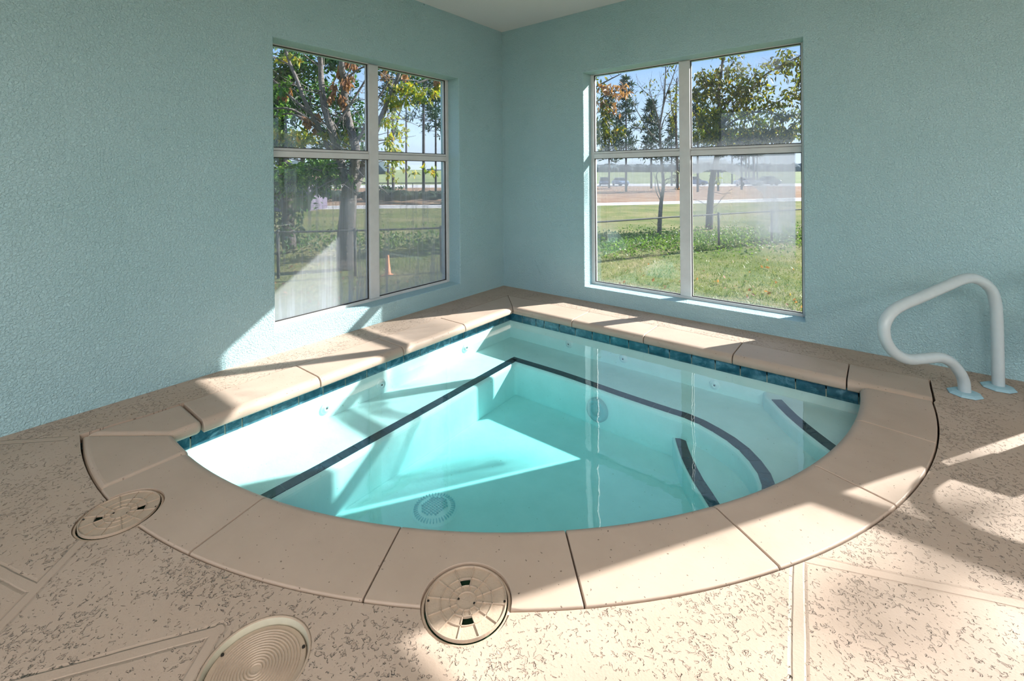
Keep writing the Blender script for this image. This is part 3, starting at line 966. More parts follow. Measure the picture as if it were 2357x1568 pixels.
for u in US:
    q = gnd(u, E4(u), GZ)
    far = CAM+ray(u, 391)*420
    mid = q.lerp(far, 0.35); mid.z = GZ+1.2
    cur = [bm.verts.new(p) for p in (q, mid, far, far+V((0, 0, -3))+ray(u, 391)*200)]
    if prev:
        for i in range(3): bm.faces.new((prev[i], cur[i], cur[i+1], prev[i+1]))
    prev = cur
bmesh.ops.recalc_face_normals(bm, faces=bm.faces)
if sum(f.normal.z for f in bm.faces) < 0: bmesh.ops.reverse_faces(bm, faces=bm.faces)
tag(obj('field', bm, M_FIELD, smooth=True), 'open meadow rising gently to the horizon', kind='structure')

# ------------------------------------------------------------------ plants
def m_leaf(name, stops, trans=0.45, sc=6.0):
    k = NM(name); P = k.coord()
    n = k.noise(P, sc, 2, 0.8)
    n = k.ramp(n, [(0.30, 0.0), (0.70, 1.0)])
    c = k.ramp(n, stops)
    d = k.bsdf(c, 0.45, 0, None, 0.35, done=False)
    t = k.n('ShaderNodeBsdfTranslucent'); k.l(k.mix(0.5, c, (0.75, 0.8, 0.1), 'SOFT_LIGHT'), t.inputs[0])
    k.surf(k.mixs(trans, d, t.outputs[0]))
    return k.m
LF_GREEN = m_leaf('green foliage', [(0.0, (0.018, 0.06, 0.012)), (0.5, (0.06, 0.165, 0.022)), (0.85, (0.18, 0.34, 0.04)), (1.0, (0.38, 0.46, 0.07))])
LF_DARK = m_leaf('dark foliage', [(0.0, (0.010, 0.036, 0.010)), (0.6, (0.03, 0.095, 0.018)), (1.0, (0.10, 0.22, 0.03))])
LF_BROWN = m_leaf('dry brown foliage', [(0.0, (0.13, 0.05, 0.025)), (0.5, (0.30, 0.135, 0.065)), (1.0, (0.46, 0.26, 0.13))])
LF_YELL = m_leaf('yellowing foliage', [(0.0, (0.05, 0.11, 0.015)), (0.45, (0.17, 0.24, 0.03)), (0.8, (0.50, 0.40, 0.03)), (1.0, (0.60, 0.32, 0.03))])
LF_OLIVE = m_leaf('olive autumn foliage', [(0.0, (0.020, 0.035, 0.010)), (0.45, (0.055, 0.075, 0.015)), (0.75, (0.17, 0.17, 0.02)), (0.92, (0.40, 0.26, 0.02)), (1.0, (0.45, 0.17, 0.02))], 0.5)
LF_PINE = m_leaf('blue-green needles', [(0.0, (0.010, 0.028, 0.020)), (0.6, (0.025, 0.060, 0.042)), (1.0, (0.06, 0.11, 0.07))], 0.2, 1.5)
LF_IVY = m_leaf('bright ivy', [(0.0, (0.03, 0.075, 0.018)), (0.5, (0.085, 0.17, 0.035)), (1.0, (0.22, 0.32, 0.08))])
BARK = plain('grey bark', (0.12, 0.105, 0.095), 0.9, var=0.35, scale=9, bump=0.02, bscale=22)
BARK_D = plain('dark bark', (0.075, 0.060, 0.052), 0.9, var=0.35, scale=9, bump=0.02, bscale=22)
BARK_P = plain('blue-grey pine bark', (0.085, 0.085, 0.095), 0.9, var=0.3, scale=4)

def leaf(bm, p, size, rnd, droop=0.5, aspect=0.42):
    d = V((rnd.gauss(0, 1), rnd.gauss(0, 1), rnd.gauss(0, 1)-droop*1.6)).normalized()
    s = d.cross(V((rnd.gauss(0, 1), rnd.gauss(0, 1), rnd.gauss(0, 1)))).normalized()
    L = size*rnd.uniform(0.7, 1.25); w = L*aspect*0.5
    nn = d.cross(s)
    a = bm.verts.new(p); b = bm.verts.new(p+d*L*0.45+s*w+nn*w*0.3)
    c = bm.verts.new(p+d*L); e = bm.verts.new(p+d*L*0.45-s*w+nn*w*0.3)
    bm.faces.new((a, b, c)); bm.faces.new((a, c, e))

def cloud(bm, rnd, c, rad, n, size, droop=0.5, aspect=0.42, clump=0):
    """leaves in an ellipsoid given by centre and three radii (across, deep, up)"""
    cl = []
    for _ in range(clump):
        while True:
            q = V((rnd.uniform(-1, 1), rnd.uniform(-1, 1), rnd.uniform(-1, 1)))
            if q.length < 1: cl.append(q); break
    for _ in range(n):
        if cl:
            q = rnd.choice(cl)+V((rnd.gauss(0, .16), rnd.gauss(0, .16), rnd.gauss(0, .16)))
        else:
            while True:
                q = V((rnd.uniform(-1, 1), rnd.uniform(-1, 1), rnd.uniform(-1, 1)))
                if q.length < 1: break
        leaf(bm, c+RT*(q.x*rad[0])+FW*(q.y*rad[1])+V((0, 0, q.z*rad[2])), size, rnd, droop, aspect)

def limb_px(pts, d, jit=0.0, rnd=None):
    out = []
    for i, (u, v) in enumerate(pts):
        out.append(dep(u, v, d+(rnd.uniform(-jit, jit) if rnd and i else 0)))
    return out

def add_twigs(bm, rnd, pts, n, L, r, up=0.3, sub=2):
    tips = []
    for _ in range(n):
        i = rnd.randrange(1, len(pts)); t = rnd.random()
        p = pts[i-1].lerp(pts[i], t)
        d = V((rnd.gauss(0, 1), rnd.gauss(0, 1), rnd.gauss(0, .6)+up)).normalized()
        q = p+d*L*rnd.uniform(.5, 1); m = p.lerp(q, .5)+V((rnd.gauss(0, .06), rnd.gauss(0, .06), rnd.gauss(0, .06)))*L
        tube(bm, [p, m, q], [r, r*.7, r*.35], 4, cap=False)
        tips.append(q)
        for _ in range(sub):
            s = m.lerp(q, rnd.random()); e = s+(d+V((rnd.gauss(0, .7), rnd.gauss(0, .7), rnd.gauss(0, .5)+up))).normalized()*L*.5*rnd.uniform(.4, 1)
            tube(bm, [s, e], [r*.5, r*.25], 3, cap=False); tips.append(e)
    return tips

def tree(name, label, d, base, limbs, leaves, bark, twigs=(), seed=1, group=None, jit=0.25):
    """limbs: (px polyline, r0, r1); leaves: (material, leaf size, droop, [(u, v, ru, rv, n, clumps)])"""
    rnd = random.Random(seed)
    b = gp(*base) if base else dep(limbs[0][0][0][0], limbs[0][0][0][1], d)
    t = thing(name, label, 'tree', (b.x, b.y, GZ), group=group)
    off = V((b.x, b.y, GZ))
    bm = B(); allp = []
    for pts, r0, r1 in limbs:
        P = catmull(limb_px(pts, d, jit, rnd), 4)
        n = len(P)
        tube(bm, [p-off for p in P], [r0+(r1-r0)*i/(n-1) for i in range(n)], 9 if r0 > .05 else 6)
        allp.append(P)
    for (li, n, L, r, up) in twigs:
        add_twigs(bm, rnd, [p-off for p in allp[li]], n, L, r, up)
    obj('trunk', bm, bark, t, smooth=True)
    s = d/FPX
    for mat, size, droop, clouds in leaves:
        bm = B()
        for (u, v, ru, rv, n, cl) in clouds:
            cloud(bm, rnd, dep(u, v, d)-off, (ru*s, (ru+rv)*.5*s, rv*s), n, size, droop, 0.42, cl)
        obj('foliage', bm, mat, t)
    return t

d1 = depth_at(617)
tree('shade_tree', 'big grey multi-trunked tree with dry brown leaf clusters outside the left window', d1, (797, 617),
     [([(797, 620), (795, 560), (800, 500), (803, 455), (806, 425)], .215, .175),
      ([(803, 440), (790, 398), (783, 370), (764, 300), (748, 250), (741, 200), (738, 150), (735, 85)], .12, .05),
      ([(806, 440), (815, 390), (818, 340), (800, 270), (791, 200), (786, 140), (783, 75)], .13, .05),
      ([(812, 445), (832, 395), (850, 340), (882, 260), (908, 200), (935, 120)], .11, .035),
      ([(760, 350), (738, 300), (705, 240), (682, 180), (665, 140), (648, 80)], .055, .03),
      ([(715, 262), (668, 222), (622, 178)], .04, .022), ([(735, 300), (690, 262), (662, 250), (620, 250)], .04, .02),
      ([(768, 300), (800, 250), (835, 195), (860, 150)], .035, .018), ([(818, 340), (840, 290), (862, 240), (900, 180)], .04, .018),
      ([(700, 275), (670, 262), (625, 268)], .03, .018), ([(790, 200), (810, 170), (850, 150), (900, 150)], .028, .014),
      ([(900, 215), (950, 195), (1010, 175)], .03, .02)],
     [(LF_BROWN, .17, 1.6, [(797, 178, 20, 30, 90, 5), (772, 215, 16, 30, 60, 4), (812, 150, 22, 20, 70, 4), (722, 272, 18, 22, 70, 4), (655, 205, 14, 18, 40, 3),
                           (735, 300, 12, 18, 40, 2), (878, 165, 12, 10, 25, 3), (1005, 185, 10, 8, 30, 2), (790, 215, 10, 24, 40, 2), (930, 165, 40, 10, 25, 5)]),
      (LF_GREEN, .15, .6, [(715, 395, 66, 40, 1100, 24), (690, 440, 46, 40, 520, 16), (770, 405, 36, 34, 300, 9), (650, 240, 26, 60, 260, 9), (735, 430, 30, 30, 200, 6), (800, 385, 26, 40, 150, 6)]),
      (LF_YELL, .16, .9, [(700, 312, 46, 22, 170, 9), (655, 305, 26, 20, 60, 5), (780, 315, 40, 22, 120, 7), (905, 335, 16, 70, 170, 8), (945, 215, 60, 28, 260, 14), (905, 250, 30, 40, 120, 7), (660, 130, 28, 18, 60, 4), (960, 390, 40, 20, 30, 5), (1000, 195, 22, 12, 40, 4)])],
     BARK, [(1, 26, 1.2, .018, .6), (2, 28, 1.2, .018, .5), (3, 24, 1.1, .016, .3), (4, 18, .9, .016, .5), (5, 6, .6, .012, .2), (6, 6, .6, .012, .2), (7, 8, .6, .012, .4), (8, 8, .7, .012, .3)], seed=11)
d2 = depth_at(613)+2.2
tree('dark_tree', 'dense dark green tree at the left edge of the left window, behind the grey tree', d2, None,
     [([(668, 575), (664, 520), (660, 440), (655, 360), (650, 260), (648, 160)], .19, .08), ([(660, 470), (690, 420), (700, 330), (715, 220)], .09, .04), ([(655, 400), (630, 330), (610, 250)], .08, .04)],
     [(LF_DARK, .17, .4, [(800, 330, 60, 50, 420, 14), (668, 500, 40, 70, 420, 14), (760, 300, 60, 60, 420, 16), (780, 130, 50, 40, 500, 14), (820, 250, 40, 70, 420, 14), (930, 160, 60, 30, 420, 16), (640, 170, 50, 80, 1500, 40), (640, 290, 42, 70, 1200, 30), (700, 210, 46, 80, 1000, 26), (760, 190, 40, 60, 380, 12), (650, 440, 34, 60, 500, 14), (590, 300, 60, 200, 900, 22)]),
      (LF_GREEN, .16, .4, [(720, 200, 80, 90, 800, 30), (645, 320, 40, 60, 320, 12), (820, 300, 40, 50, 160, 8)])],
     BARK_D, [(0, 10, 1.0, .02, .5), (1, 8, 1.0, .02, .5)], seed=5)

# the young bare tree and the big-leaved one behind the fence, right window
d3 = depth_at(548)
tree('bare_sapling', 'thin bare sapling with forking branches in front of the wire fence', d3, (1517, 548),
     [([(1517, 550), (1519, 505), (1522, 465), (1527, 425), (1524, 385), (1520, 330), (1519, 290), (1527, 240), (1531, 190), (1533, 140)], .078, .015),
      ([(1521, 452), (1515, 430), (1511, 405), (1514, 397), (1524, 392)], .026, .014), ([(1527, 430), (1532, 414), (1545, 411), (1553, 410), (1560, 425)], .022, .010),
      ([(1519, 460), (1510, 440), (1508, 420), (1509, 405)], .016, .008),
      ([(1520, 330), (1505, 318), (1488, 292), (1470, 262), (1455, 235)], .03, .010), ([(1520, 305), (1512, 262), (1500, 225), (1495, 205)], .03, .010), ([(1525, 250), (1535, 215), (1548, 180), (1560, 140)], .03, .010),
      ([(1521, 300), (1530, 272), (1545, 255), (1556, 240)], .022, .008), ([(1500, 225), (1478, 205), (1465, 190)], .016, .006), ([(1505, 310), (1480, 300), (1460, 285)], .014, .006)],
     [(LF_OLIVE, .13, .8, [(1545, 165, 18, 30, 40, 4), (1500, 200, 40, 40, 36, 6), (1480, 260, 30, 40, 24, 5), (1548, 210, 10, 20, 40, 3)])],
     BARK, [(0, 20, 1.0, .010, .9), (4, 12, .8, .008, .7), (5, 12, .8, .008, .9), (6, 12, .7, .008, .8), (7, 8, .6, .007, .6), (8, 8, .5, .006, .6), (9, 8, .5, .006, .4)], seed=8, jit=.15)
d4 = depth_at(531)
tree('persimmon_tree', 'tree with large olive and yellow leaves filling the right panes of the right window', d4, (1632, 531),
     [([(1632, 533), (1634, 480), (1639, 420), (1648, 372), (1662, 300), (1656, 250), (1655, 215), (1662, 150), (1668, 110)], .145, .035),
      ([(1662, 300), (1690, 278), (1735, 258), (1790, 262)], .05, .02), ([(1658, 260), (1685, 228), (1720, 205), (1760, 190)], .05, .02), ([(1665, 285), (1740, 190), (1800, 150), (1860, 120)], .05, .02),
      ([(1655, 330), (1625, 300), (1600, 262), (1580, 230)], .045, .016), ([(1655, 330), (1690, 320), (1750, 315), (1830, 300)], .04, .016), ([(1656, 230), (1630, 190), (1615, 160)], .03, .012), ([(1740, 258), (1800, 230), (1850, 210)], .03, .012)],
     [(LF_OLIVE, .23, .9, [(1680, 190, 66, 50, 560, 40), (1632, 262, 42, 62, 400, 30), (1728, 230, 66, 56, 560, 40), (1795, 290, 58, 38, 620, 30), (1700, 312, 100, 24, 760, 36), (1612, 190, 26, 36, 170, 12), (1836, 190, 24, 60, 330, 18), (1800, 140, 46, 22, 190, 12), (1690, 120, 70, 16, 130, 12), (1850, 260, 20, 50, 200, 10)]),
      (LF_YELL, .22, .9, [(1690, 270, 80, 50, 260, 24), (1640, 300, 40, 30, 90, 9), (1820, 310, 40, 14, 110, 7), (1650, 415, 12, 18, 14, 2), (1636, 475, 8, 10, 10, 1), (1740, 200, 70, 50, 90, 14)])],
     BARK_D, [(0, 12, 1.2, .014, .3), (1, 10, .9, .012, .3), (2, 10, .9, .012, .3), (3, 12, .9, .012, .3), (4, 10, .8, .012, .2), (5, 10, .9, .012, .1)], seed=21)
tree('copper_tree', 'tree with hanging copper-brown leaves at the left edge of the right window', 15.0, None,
     [([(1290, 560), (1292, 480), (1298, 400), (1310, 330), (1330, 260)], .12, .06), ([(1310, 330), (1350, 262), (1385, 225), (1430, 205)], .05, .014), ([(1300, 380), (1340, 320), (1380, 285), (1420, 262)], .04, .014), ([(1330, 260), (1360, 210), (1400, 185), (1430, 170)], .04, .012)],
     [(LF_BROWN, .19, 1.2, [(1400, 225, 42, 36, 150, 12), (1440, 210, 20, 18, 30, 5)]), (LF_OLIVE, .19, 1.0, [(1395, 290, 30, 42, 190, 10), (1350, 250, 50, 80, 500, 20), (1425, 300, 16, 22, 50, 4)]), (LF_YELL, .18, 1., [(1395, 235, 14, 16, 24, 3)])],
     BARK_D, [(1, 10, .8, .010, .3), (2, 10, .7, .010, .2), (3, 8, .7, .010, .3)], seed=33)

def pine(u, vb, rpx, vt, label, crown, seed, group='pines beyond the road', leanpx=0, bare=True):
    d = depth_at(vb); s = d/FPX; rnd = random.Random(seed)
    b = gp(u, vb)
    t = thing('pine_tree', label, 'tree', (b.x, b.y, GZ), group=group); off = V((b.x, b.y, GZ))
    top = dep(u+leanpx, vt, d)-off
    bm = B(); bot = V((0, 0, -.1)); mid = bot.lerp(top, .5)
    tube(bm, [bot, mid, top], [rpx*s, rpx*s*.85, rpx*s*.25], 8)
    tips = []
    for i in range(crown[0]):
        z = bot.lerp(top, crown[1]+(1-crown[1])*(i+.5)/crown[0])
        a = i*2.4+rnd.random(); f = 1-((i+.5)/crown[0])*.75
        L = crown[2]*s*f*rnd.uniform(.6, 1.1)
        e = z+RT*math.cos(a)*L+FW*math.sin(a)*L+V((0, 0, L*rnd.uniform(-.1, .35)))
        tube(bm, [z, z.lerp(e, .5)+V((0, 0, -.05*L)), e], [rpx*s*.28, rpx*s*.18, rpx*s*.07], 5, cap=False)
        tips.append((z, e, L))
    obj('trunk', bm, BARK_P, t, smooth=True)
    bm = B()
    for z, e, L in tips:
        for _ in range(crown[3]):
            p = z.lerp(e, rnd.uniform(.35, 1.08))+V((rnd.gauss(0, .13), rnd.gauss(0, .13), rnd.gauss(.04, .12)))*L
            leaf(bm, p, crown[4]*s, rnd, -.3, .22)
    obj('foliage', bm, LF_PINE, t)
    return t
pine(975, 459, 3.6, 60, 'tall pine whose trunk shows left of the grey-blue jamb of the left window', (26, .45, 62, 60, 15), 1)
pine(1003, 447, 2.6, 120, 'pine with the rightmost trunk in the left window', (26, .42, 44, 60, 13), 2)
pine(935, 436, 2.6, 150, 'thin pine trunk right of the yellow-leaved trunk in the left window', (16, .7, 40, 40, 12), 3)
pine(893, 438, 2.2, 180, 'thin pine trunk just right of the left window mullion', (14, .75, 36, 40, 12), 4)
pine(1441, 441, 2.6, 178, 'slender pine standing clear against the sky in the right window', (30, .30, 40, 55, 12), 5)
pine(1402, 433, 2.2, 205, 'pine behind the copper leaves at the left of the right window', (28, .25, 40, 60, 11), 6)
pine(1499, 434, 2.4, 232, 'pine behind the bare sapling with a narrow dark crown', (28, .30, 32, 60, 11), 7)
pine(1546, 428, 1.8, 270, 'far pine close to the left side of the right window mullion', (22, .30, 26, 50, 9), 8)
pine(1606, 442, 2.5, 210, 'pine trunk just right of the right window mullion', (26, .42, 40, 50, 12), 9)
pine(1653, 440, 2.2, 250, 'short-looking pine trunk right of the big-leaved tree trunk', (22, .40, 36, 50, 12), 10)
for i, (u, w) in enumerate(((1685, 1.3), (1707, 2.2), (1717, 1.9), (1724, 1.5), (1735, 2.6), (1743, 1.3))):
    pine(u, (424, 437, 422, 423, 425, 424)[i], w, 300, ('leftmost trunk of the row of pines behind the silver car', 'pine trunk standing in front of the silver car', 'dark trunk above the roof of the silver car',
         'thin trunk just right of the silver car roof', 'thickest trunk of the pine row, right of the silver car', 'last thin trunk of the pine row, furthest right')[i], (18, .48, 13, 40, 9), 40+i)
d5 = depth_at(452)
tree('yellow_tree', 'slender dark trunk ringed by low bushes, seen in the right panes of the left window', d5, (905, 452),
     [([(905, 454), (905, 420), (903, 340), (904, 240), (902, 160)], .17, .08), ([(904, 320), (920, 260), (940, 200)], .09, .04)],
     [(LF_YELL, .42, .8, [(905, 385, 14, 36, 110, 7), (915, 280, 26, 60, 130, 9)]), (LF_DARK, .40, .2, [(902, 441, 34, 13, 260, 10)])], BARK_D, [], seed=9)
d6 = depth_at(440)
tree('roadside_tree', 'dark trunk with orange leaf litter against the left side of the right window mullion', d6, (1559, 440),
     [([(1559, 442), (1559, 400), (1557, 330), (1556, 250), (1558, 180)], .22, .08), ([(1558, 300), (1545, 240), (1540, 190)], .09, .03)],
     [(LF_OLIVE, .45, .6, [(1552, 400, 8, 22, 50, 4), (1552, 250, 18, 60, 220, 14)]), (LF_BROWN, .45, .2, [(1554, 437, 14, 7, 60, 4)])], BARK_D, [(0, 8, 2.5, .04, .4)], seed=10)

# tall thin-crowned tree out of frame whose boughs dapple the sun on the deck
rnd = random.Random(77)
t = thing('street_tree', 'tall thin-crowned tree out of the picture that dapples the sunlight on the deck', 'tree', (13.2, 12.0, GZ))
bm = B(); spine = [V((0, 0, -.1)), V((.1, 0, 4)), V((-.1, .1, 8)), V((0, 0, 12.5))]
tube(bm, spine, [.2, .16, .11, .03], 9)
tips = add_twigs(bm, rnd, [V((-.05, 0, 8.6)), V((-.05, 0, 9.6)), V((0, 0, 11)), V((0, 0, 12.4))], 22, 2.0, .04, .35, 2)
obj('trunk', bm, BARK, t, smooth=True)
bm = B()
for q in tips:
    for _ in range(5): leaf(bm, q+V((rnd.gauss(0, .15), rnd.gauss(0, .15), rnd.gauss(0, .15))), .26, rnd, .6, .5)
obj('foliage', bm, LF_OLIVE, t)

# ground cover, blades and litter on the lawn
rnd = random.Random(4); bm = B()
for _ in range(8500):
    u = rnd.uniform(1330, 1900); v0 = 582-(u-1376)*0.045
    v = v0+rnd.gauss(-16, 15)
    if v < 524 or v > 600: continue
    p = gp(u, v); hgt = max(0.02, rnd.gauss(.09, .06))*min(1.0, (600-v)/40+.1)
    leaf(bm, p+V((0, 0, hgt)), .085, rnd, .1, .6)
for _ in range(1200):
    u = rnd.uniform(600, 1040); v = rnd.gauss(566, 14); p = gp(u, v); leaf(bm, p+V((0, 0, max(.02, rnd.gauss(.18, .12)))), .14, rnd, .1, .6)
tag(obj('ground_cover', bm, LF_IVY), 'bright green ivy bed along the foot of the wire fence', 'ivy', kind='stuff')
M_BLADE = m_leaf('grass blades', [(0.0, (0.05, 0.10, 0.02)), (0.5, (0.15, 0.20, 0.05)), (1.0, (0.36, 0.33, 0.14))], .3, 3.0)
bm = B()
for _ in range(15000):
    u = rnd.choice((rnd.uniform(1340, 1900), rnd.uniform(1340, 1900), rnd.uniform(600, 1040)))
    v = 590+rnd.random()**1.3*170
    p = gp(u, v); h = rnd.uniform(.03, .085); a = rnd.uniform(0, 2*PI); w = .006
    x = V((math.cos(a), math.sin(a), 0))
    ln = V((rnd.gauss(0, .03), rnd.gauss(0, .03), h))
    bm.faces.new([bm.verts.new(q) for q in (p-x*w, p+x*w, p+ln)])
tag(obj('grass', bm, M_BLADE), 'short grass blades standing on the lawn', 'grass', kind='stuff')
bm = B()
for _ in range(150):
    u = rnd.choice((rnd.uniform(1370, 1860), rnd.uniform(620, 1040))); v = rnd.uniform(600, 720); p = gp(u, v)
    leaf(bm, p+V((0, 0, .05)), .085, rnd, 0, .6)
tag(obj('fallen_leaves', bm, LF_BROWN), 'dry brown leaves scattered over the lawn', 'leaves', kind='stuff')
bm = B(); p = gp(1818, 684)
for q in (p,): 
    leaf(bm, q+V((0, 0, .07)), .16, random.Random(3), 0, .5)
tag(obj('yellow_leaf', bm, plain('bright yellow leaf', (.75, .45, .03), .5)), 'single bright yellow fallen leaf on the lawn, low in the right window', 'leaf')

# ------------------------------------------------------------------ fence, cable, cone
fp = [gnd(u, v, 0.0) for u, v in ((430, 540), (640, 535), (817, 531), (1015, 525), (1200, 518), (1390, 510.5), (1560, 499), (1654, 493.5), (1776, 486), (1900, 479), (2150, 468))]
fence = thing('wire_fence', 'low fence with a thin metal top rail crossing the lawn', 'fence', (fp[5].x, fp[5].y, GZ))
o5 = V((fp[5].x, fp[5].y, GZ))
M_STEEL = plain('weathered galvanised steel', (.07, .07, .065), .8, .0, .2, 9)
bm = B(); tube(bm, [p-o5 for p in fp], .022, 8)
obj('top_rail', bm, M_STEEL, fence, smooth=True)
for p in (fp[1], fp[2], fp[3], fp[4], fp[7], fp[8], fp[9]):
    bm = B(); q = p-o5; tube(bm, [V((q.x, q.y, -.05)), V((q.x, q.y, 1.02))], .032, 10)
    lathe(bm, [(.038, 1.0), (.038, 1.03), (.02, 1.055), (0, 1.06)], 12, Matrix.Translation((q.x, q.y, 0)))
    obj('fence_post', bm, M_STEEL, fence, smooth=True)
c0, c1 = gp(1330, 608), gp(1900, 546)
ext = (c1-c0)*1.2
bm = B(); tube(bm, [c0-SUN*8.0, c1-SUN*8.0, c1+ext-SUN*8.3], .12, 8)
tag(obj('overhead_cable', bm, plain('black cable jacket', (.02, .02, .02), .6)), 'overhead service cable out of the picture, known by its dark shadow line across the lawn', 'cable')
p = gp(893, 633)
cone = thing('traffic_cone', 'slim orange traffic cone on the grass outside the left window', 'cone', (p.x, p.y, GZ))
M_ORANGE = plain('faded orange plastic', (.80, .30, .12), .5)
bm = B(); lathe(bm, [(.075, .02), (.066, .03), (.026, .43), (.02, .44), (0, .44)], 24)
obj('cone_body', bm, M_ORANGE, cone, smooth=True)
bm = B(); box(bm, -.085, .085, -.085, .085, 0, .022)
obj('base_plate', bm, M_ORANGE, cone, bevel=.008)

# ------------------------------------------------------------------ shed, cars, signs
p = gp(655, 487)
shed = thing('garden_shed', 'grey-lilac shed with a brown roof half hidden by leaves in the left window', 'shed', (p.x, p.y, GZ), math.atan2(RT.y, RT.x))
bm = B(); box(bm, -2.2, 1.5, 0, 3, 0, 1.75); obj('shed_wall', bm, plain('lilac-grey siding', (.15, .125, .18), .8), shed)
bm = B()
vs = [bm.verts.new(q) for q in ((-2.6, -.4, 1.7), (1.9, -.4, 1.7), (1.9, 1.5, 2.35), (-2.6, 1.5, 2.35), (1.9, 3.4, 1.7), (-2.6, 3.4, 1.7))]
bm.faces.new((vs[0], vs[1], vs[2], vs[3])); bm.faces.new((vs[3], vs[2], vs[4], vs[5]))
r_ = obj('shed_roof', bm, plain('brown roofing', (.16, .085, .055), .8), shed)
sm = r_.modifiers.new('Solid', 'SOLIDIFY'); sm.thickness = .08
bm = B(); box(bm, .2, 1.2, -.06, .02, 0, 1.6); obj('shed_door', bm, plain('brown door', (.28, .17, .11), .7), shed)

M_CGLASS = plain('dark car glass', (.02, .025, .03), .1)
M_TYRE = plain('black tyre', (.015, .015, .016), .8)
M_LAMP = plain('clear head lamp', (.8, .82, .84), .2)
def car(u, v, col, label, flip=1, L=4.4, Hh=1.45, turn=0.0):
    p = gp(u, v); ang = math.atan2(RT.y, RT.x)+(0 if flip > 0 else PI)+turn
    t = thing('car', label, 'car', (p.x, p.y, GZ+.01), ang, group='cars on the highway')
    k = L/4.4; W2 = .86
    prof = [(-2.2, .32), (-2.15, .85), (-1.9, .95), (-1.35, 1.0), (-.75, 1.02), (.75, 1.0), (1.7, .86), (2.12, .72), (2.2, .38), (1.9, .25), (-1.9, .25)]
    bm = B()
    for s in (-1, 1): pass
    a = [bm.verts.new((x*k, -W2, z)) for x, z in prof]; b = [bm.verts.new((x*k, W2, z)) for x, z in prof]
    n = len(prof)
    bm.faces.new(a); bm.faces.new(b[::-1])
    for i in range(n): bm.faces.new((a[i], b[i], b[(i+1) % n], a[(i+1) % n]))
    bmesh.ops.recalc_face_normals(bm, faces=bm.faces)
    paint = plain('car paint '+label[:12], col, .3, 0, .02, 3, .5)
    obj('body', bm, paint, t, bevel=.09, segs=3)
    cab = [(-1.55, .98), (-.95, Hh-.03), (-.2, Hh), (.35, Hh-.04), (1.15, .95)]
    bm = B(); a = [bm.verts.new((x*k, -W2+.06+(.12 if z > 1.2 else 0), z)) for x, z in cab]; b = [bm.verts.new((x*k, W2-.06-(.12 if z > 1.2 else 0), z)) for x, z in cab]
    bm.faces.new(a); bm.faces.new(b[::-1])
    for i in range(5): bm.faces.new((a[i], b[i], b[(i+1) % 5], a[(i+1) % 5]))
    bmesh.ops.recalc_face_normals(bm, faces=bm.faces)
    obj('cabin_glass', bm, M_CGLASS, t, bevel=.05)
    bm = B(); box(bm, -.98*k, .38*k, -W2+.17, W2-.17, Hh-.05, Hh+.015); obj('roof', bm, paint, t, bevel=.03)
    for x in (-1.35, 1.35):
        for s in (-1, 1):
            bm = B(); lathe(bm, [(0, -.1), (.2, -.1), (.31, -.08), (.32, 0), (.31, .08), (.2, .1), (0, .1)], 20, Matrix.Translation((x*k, s*(W2-.08), .31)) @ Matrix.Rotation(PI/2, 4, 'X'))
            obj('wheel', bm, M_TYRE, t, smooth=True)
    for s in (-1, 1):
        bm = B(); box(bm, 2.08*k, 2.2*k, s*.6-.18, s*.6+.18, .58, .7); obj('head_lamp', bm, M_LAMP, t, bevel=.02)
car(1722, 428.2, (.62, .64, .66), 'silver car on the highway behind the pine trunks')
car(1597, 426.5, (.10, .16, .28), 'blue car just right of the right window mullion', 1, 4.6, 1.6)
car(1763, 427.0, (.16, .17, .19), 'dark grey car following behind the silver one', -1, 4.6, 1.6)
car(1391, 428.0, (.03, .06, .16), 'dark navy car at the left edge of the right window', -1, 4.2, 1.6, 1.35)
car(1428, 427.5, (.30, .38, .52), 'pale blue car next to the navy one', 1, 4.2, 1.5, -1.35)

M_WPOST = plain('white post', (.8, .82, .84), .5)
for u, label in ((1695, 'left one of two thin white marker posts before the highway'), (1700, 'right one of two thin white marker posts before the highway')):
    p = gp(u, 431); bm = B(); tube(bm, [V((0, 0, -.1)), V((0, 0, 3.0))], .07, 8)
    o = obj('marker_post', bm, M_WPOST); o.location = (p.x, p.y, GZ); tag(o, label, 'post', 'white marker posts')
p = gp(1662, 426); sg = thing('road_sign', 'dark round road sign on a thin white post', 'sign', (p.x, p.y, GZ))
bm = B(); tube(bm, [V((0, 0, -.1)), V((0, 0, 2.9))], .05, 8); obj('sign_post', bm, M_WPOST, sg)
bm = B(); lathe(bm, [(0, -.03), (.42, -.03), (.42, .03), (0, .03)], 24, Matrix.Translation((0, -.08, 2.7)) @ Matrix.Rotation(math.atan2(FW.y, FW.x)-PI/2, 4, 'Z') @ Matrix.Rotation(PI/2, 4, 'X'))
obj('sign_plate', bm, plain('dark sign back', (.05, .06, .08), .6), sg)
p0 = gp(800, 434); 
gr = thing('guard_rail', 'long low dark rail along the far side of the bare ground in the left window', 'rail', (p0.x, p0.y, GZ))
bm = B(); P = [gp(u, 433.5)-p0+V((0, 0, .9)) for u in (560, 700, 860, 950, 1060, 1150)]
tube(bm, P, .10, 6); obj('rail_beam', bm, M_STEEL, gr)
for q in P[1:5]:
    bm = B(); tube(bm, [V((q.x, q.y, -.1)), q], .08, 6); obj('rail_post', bm, M_STEEL, gr)

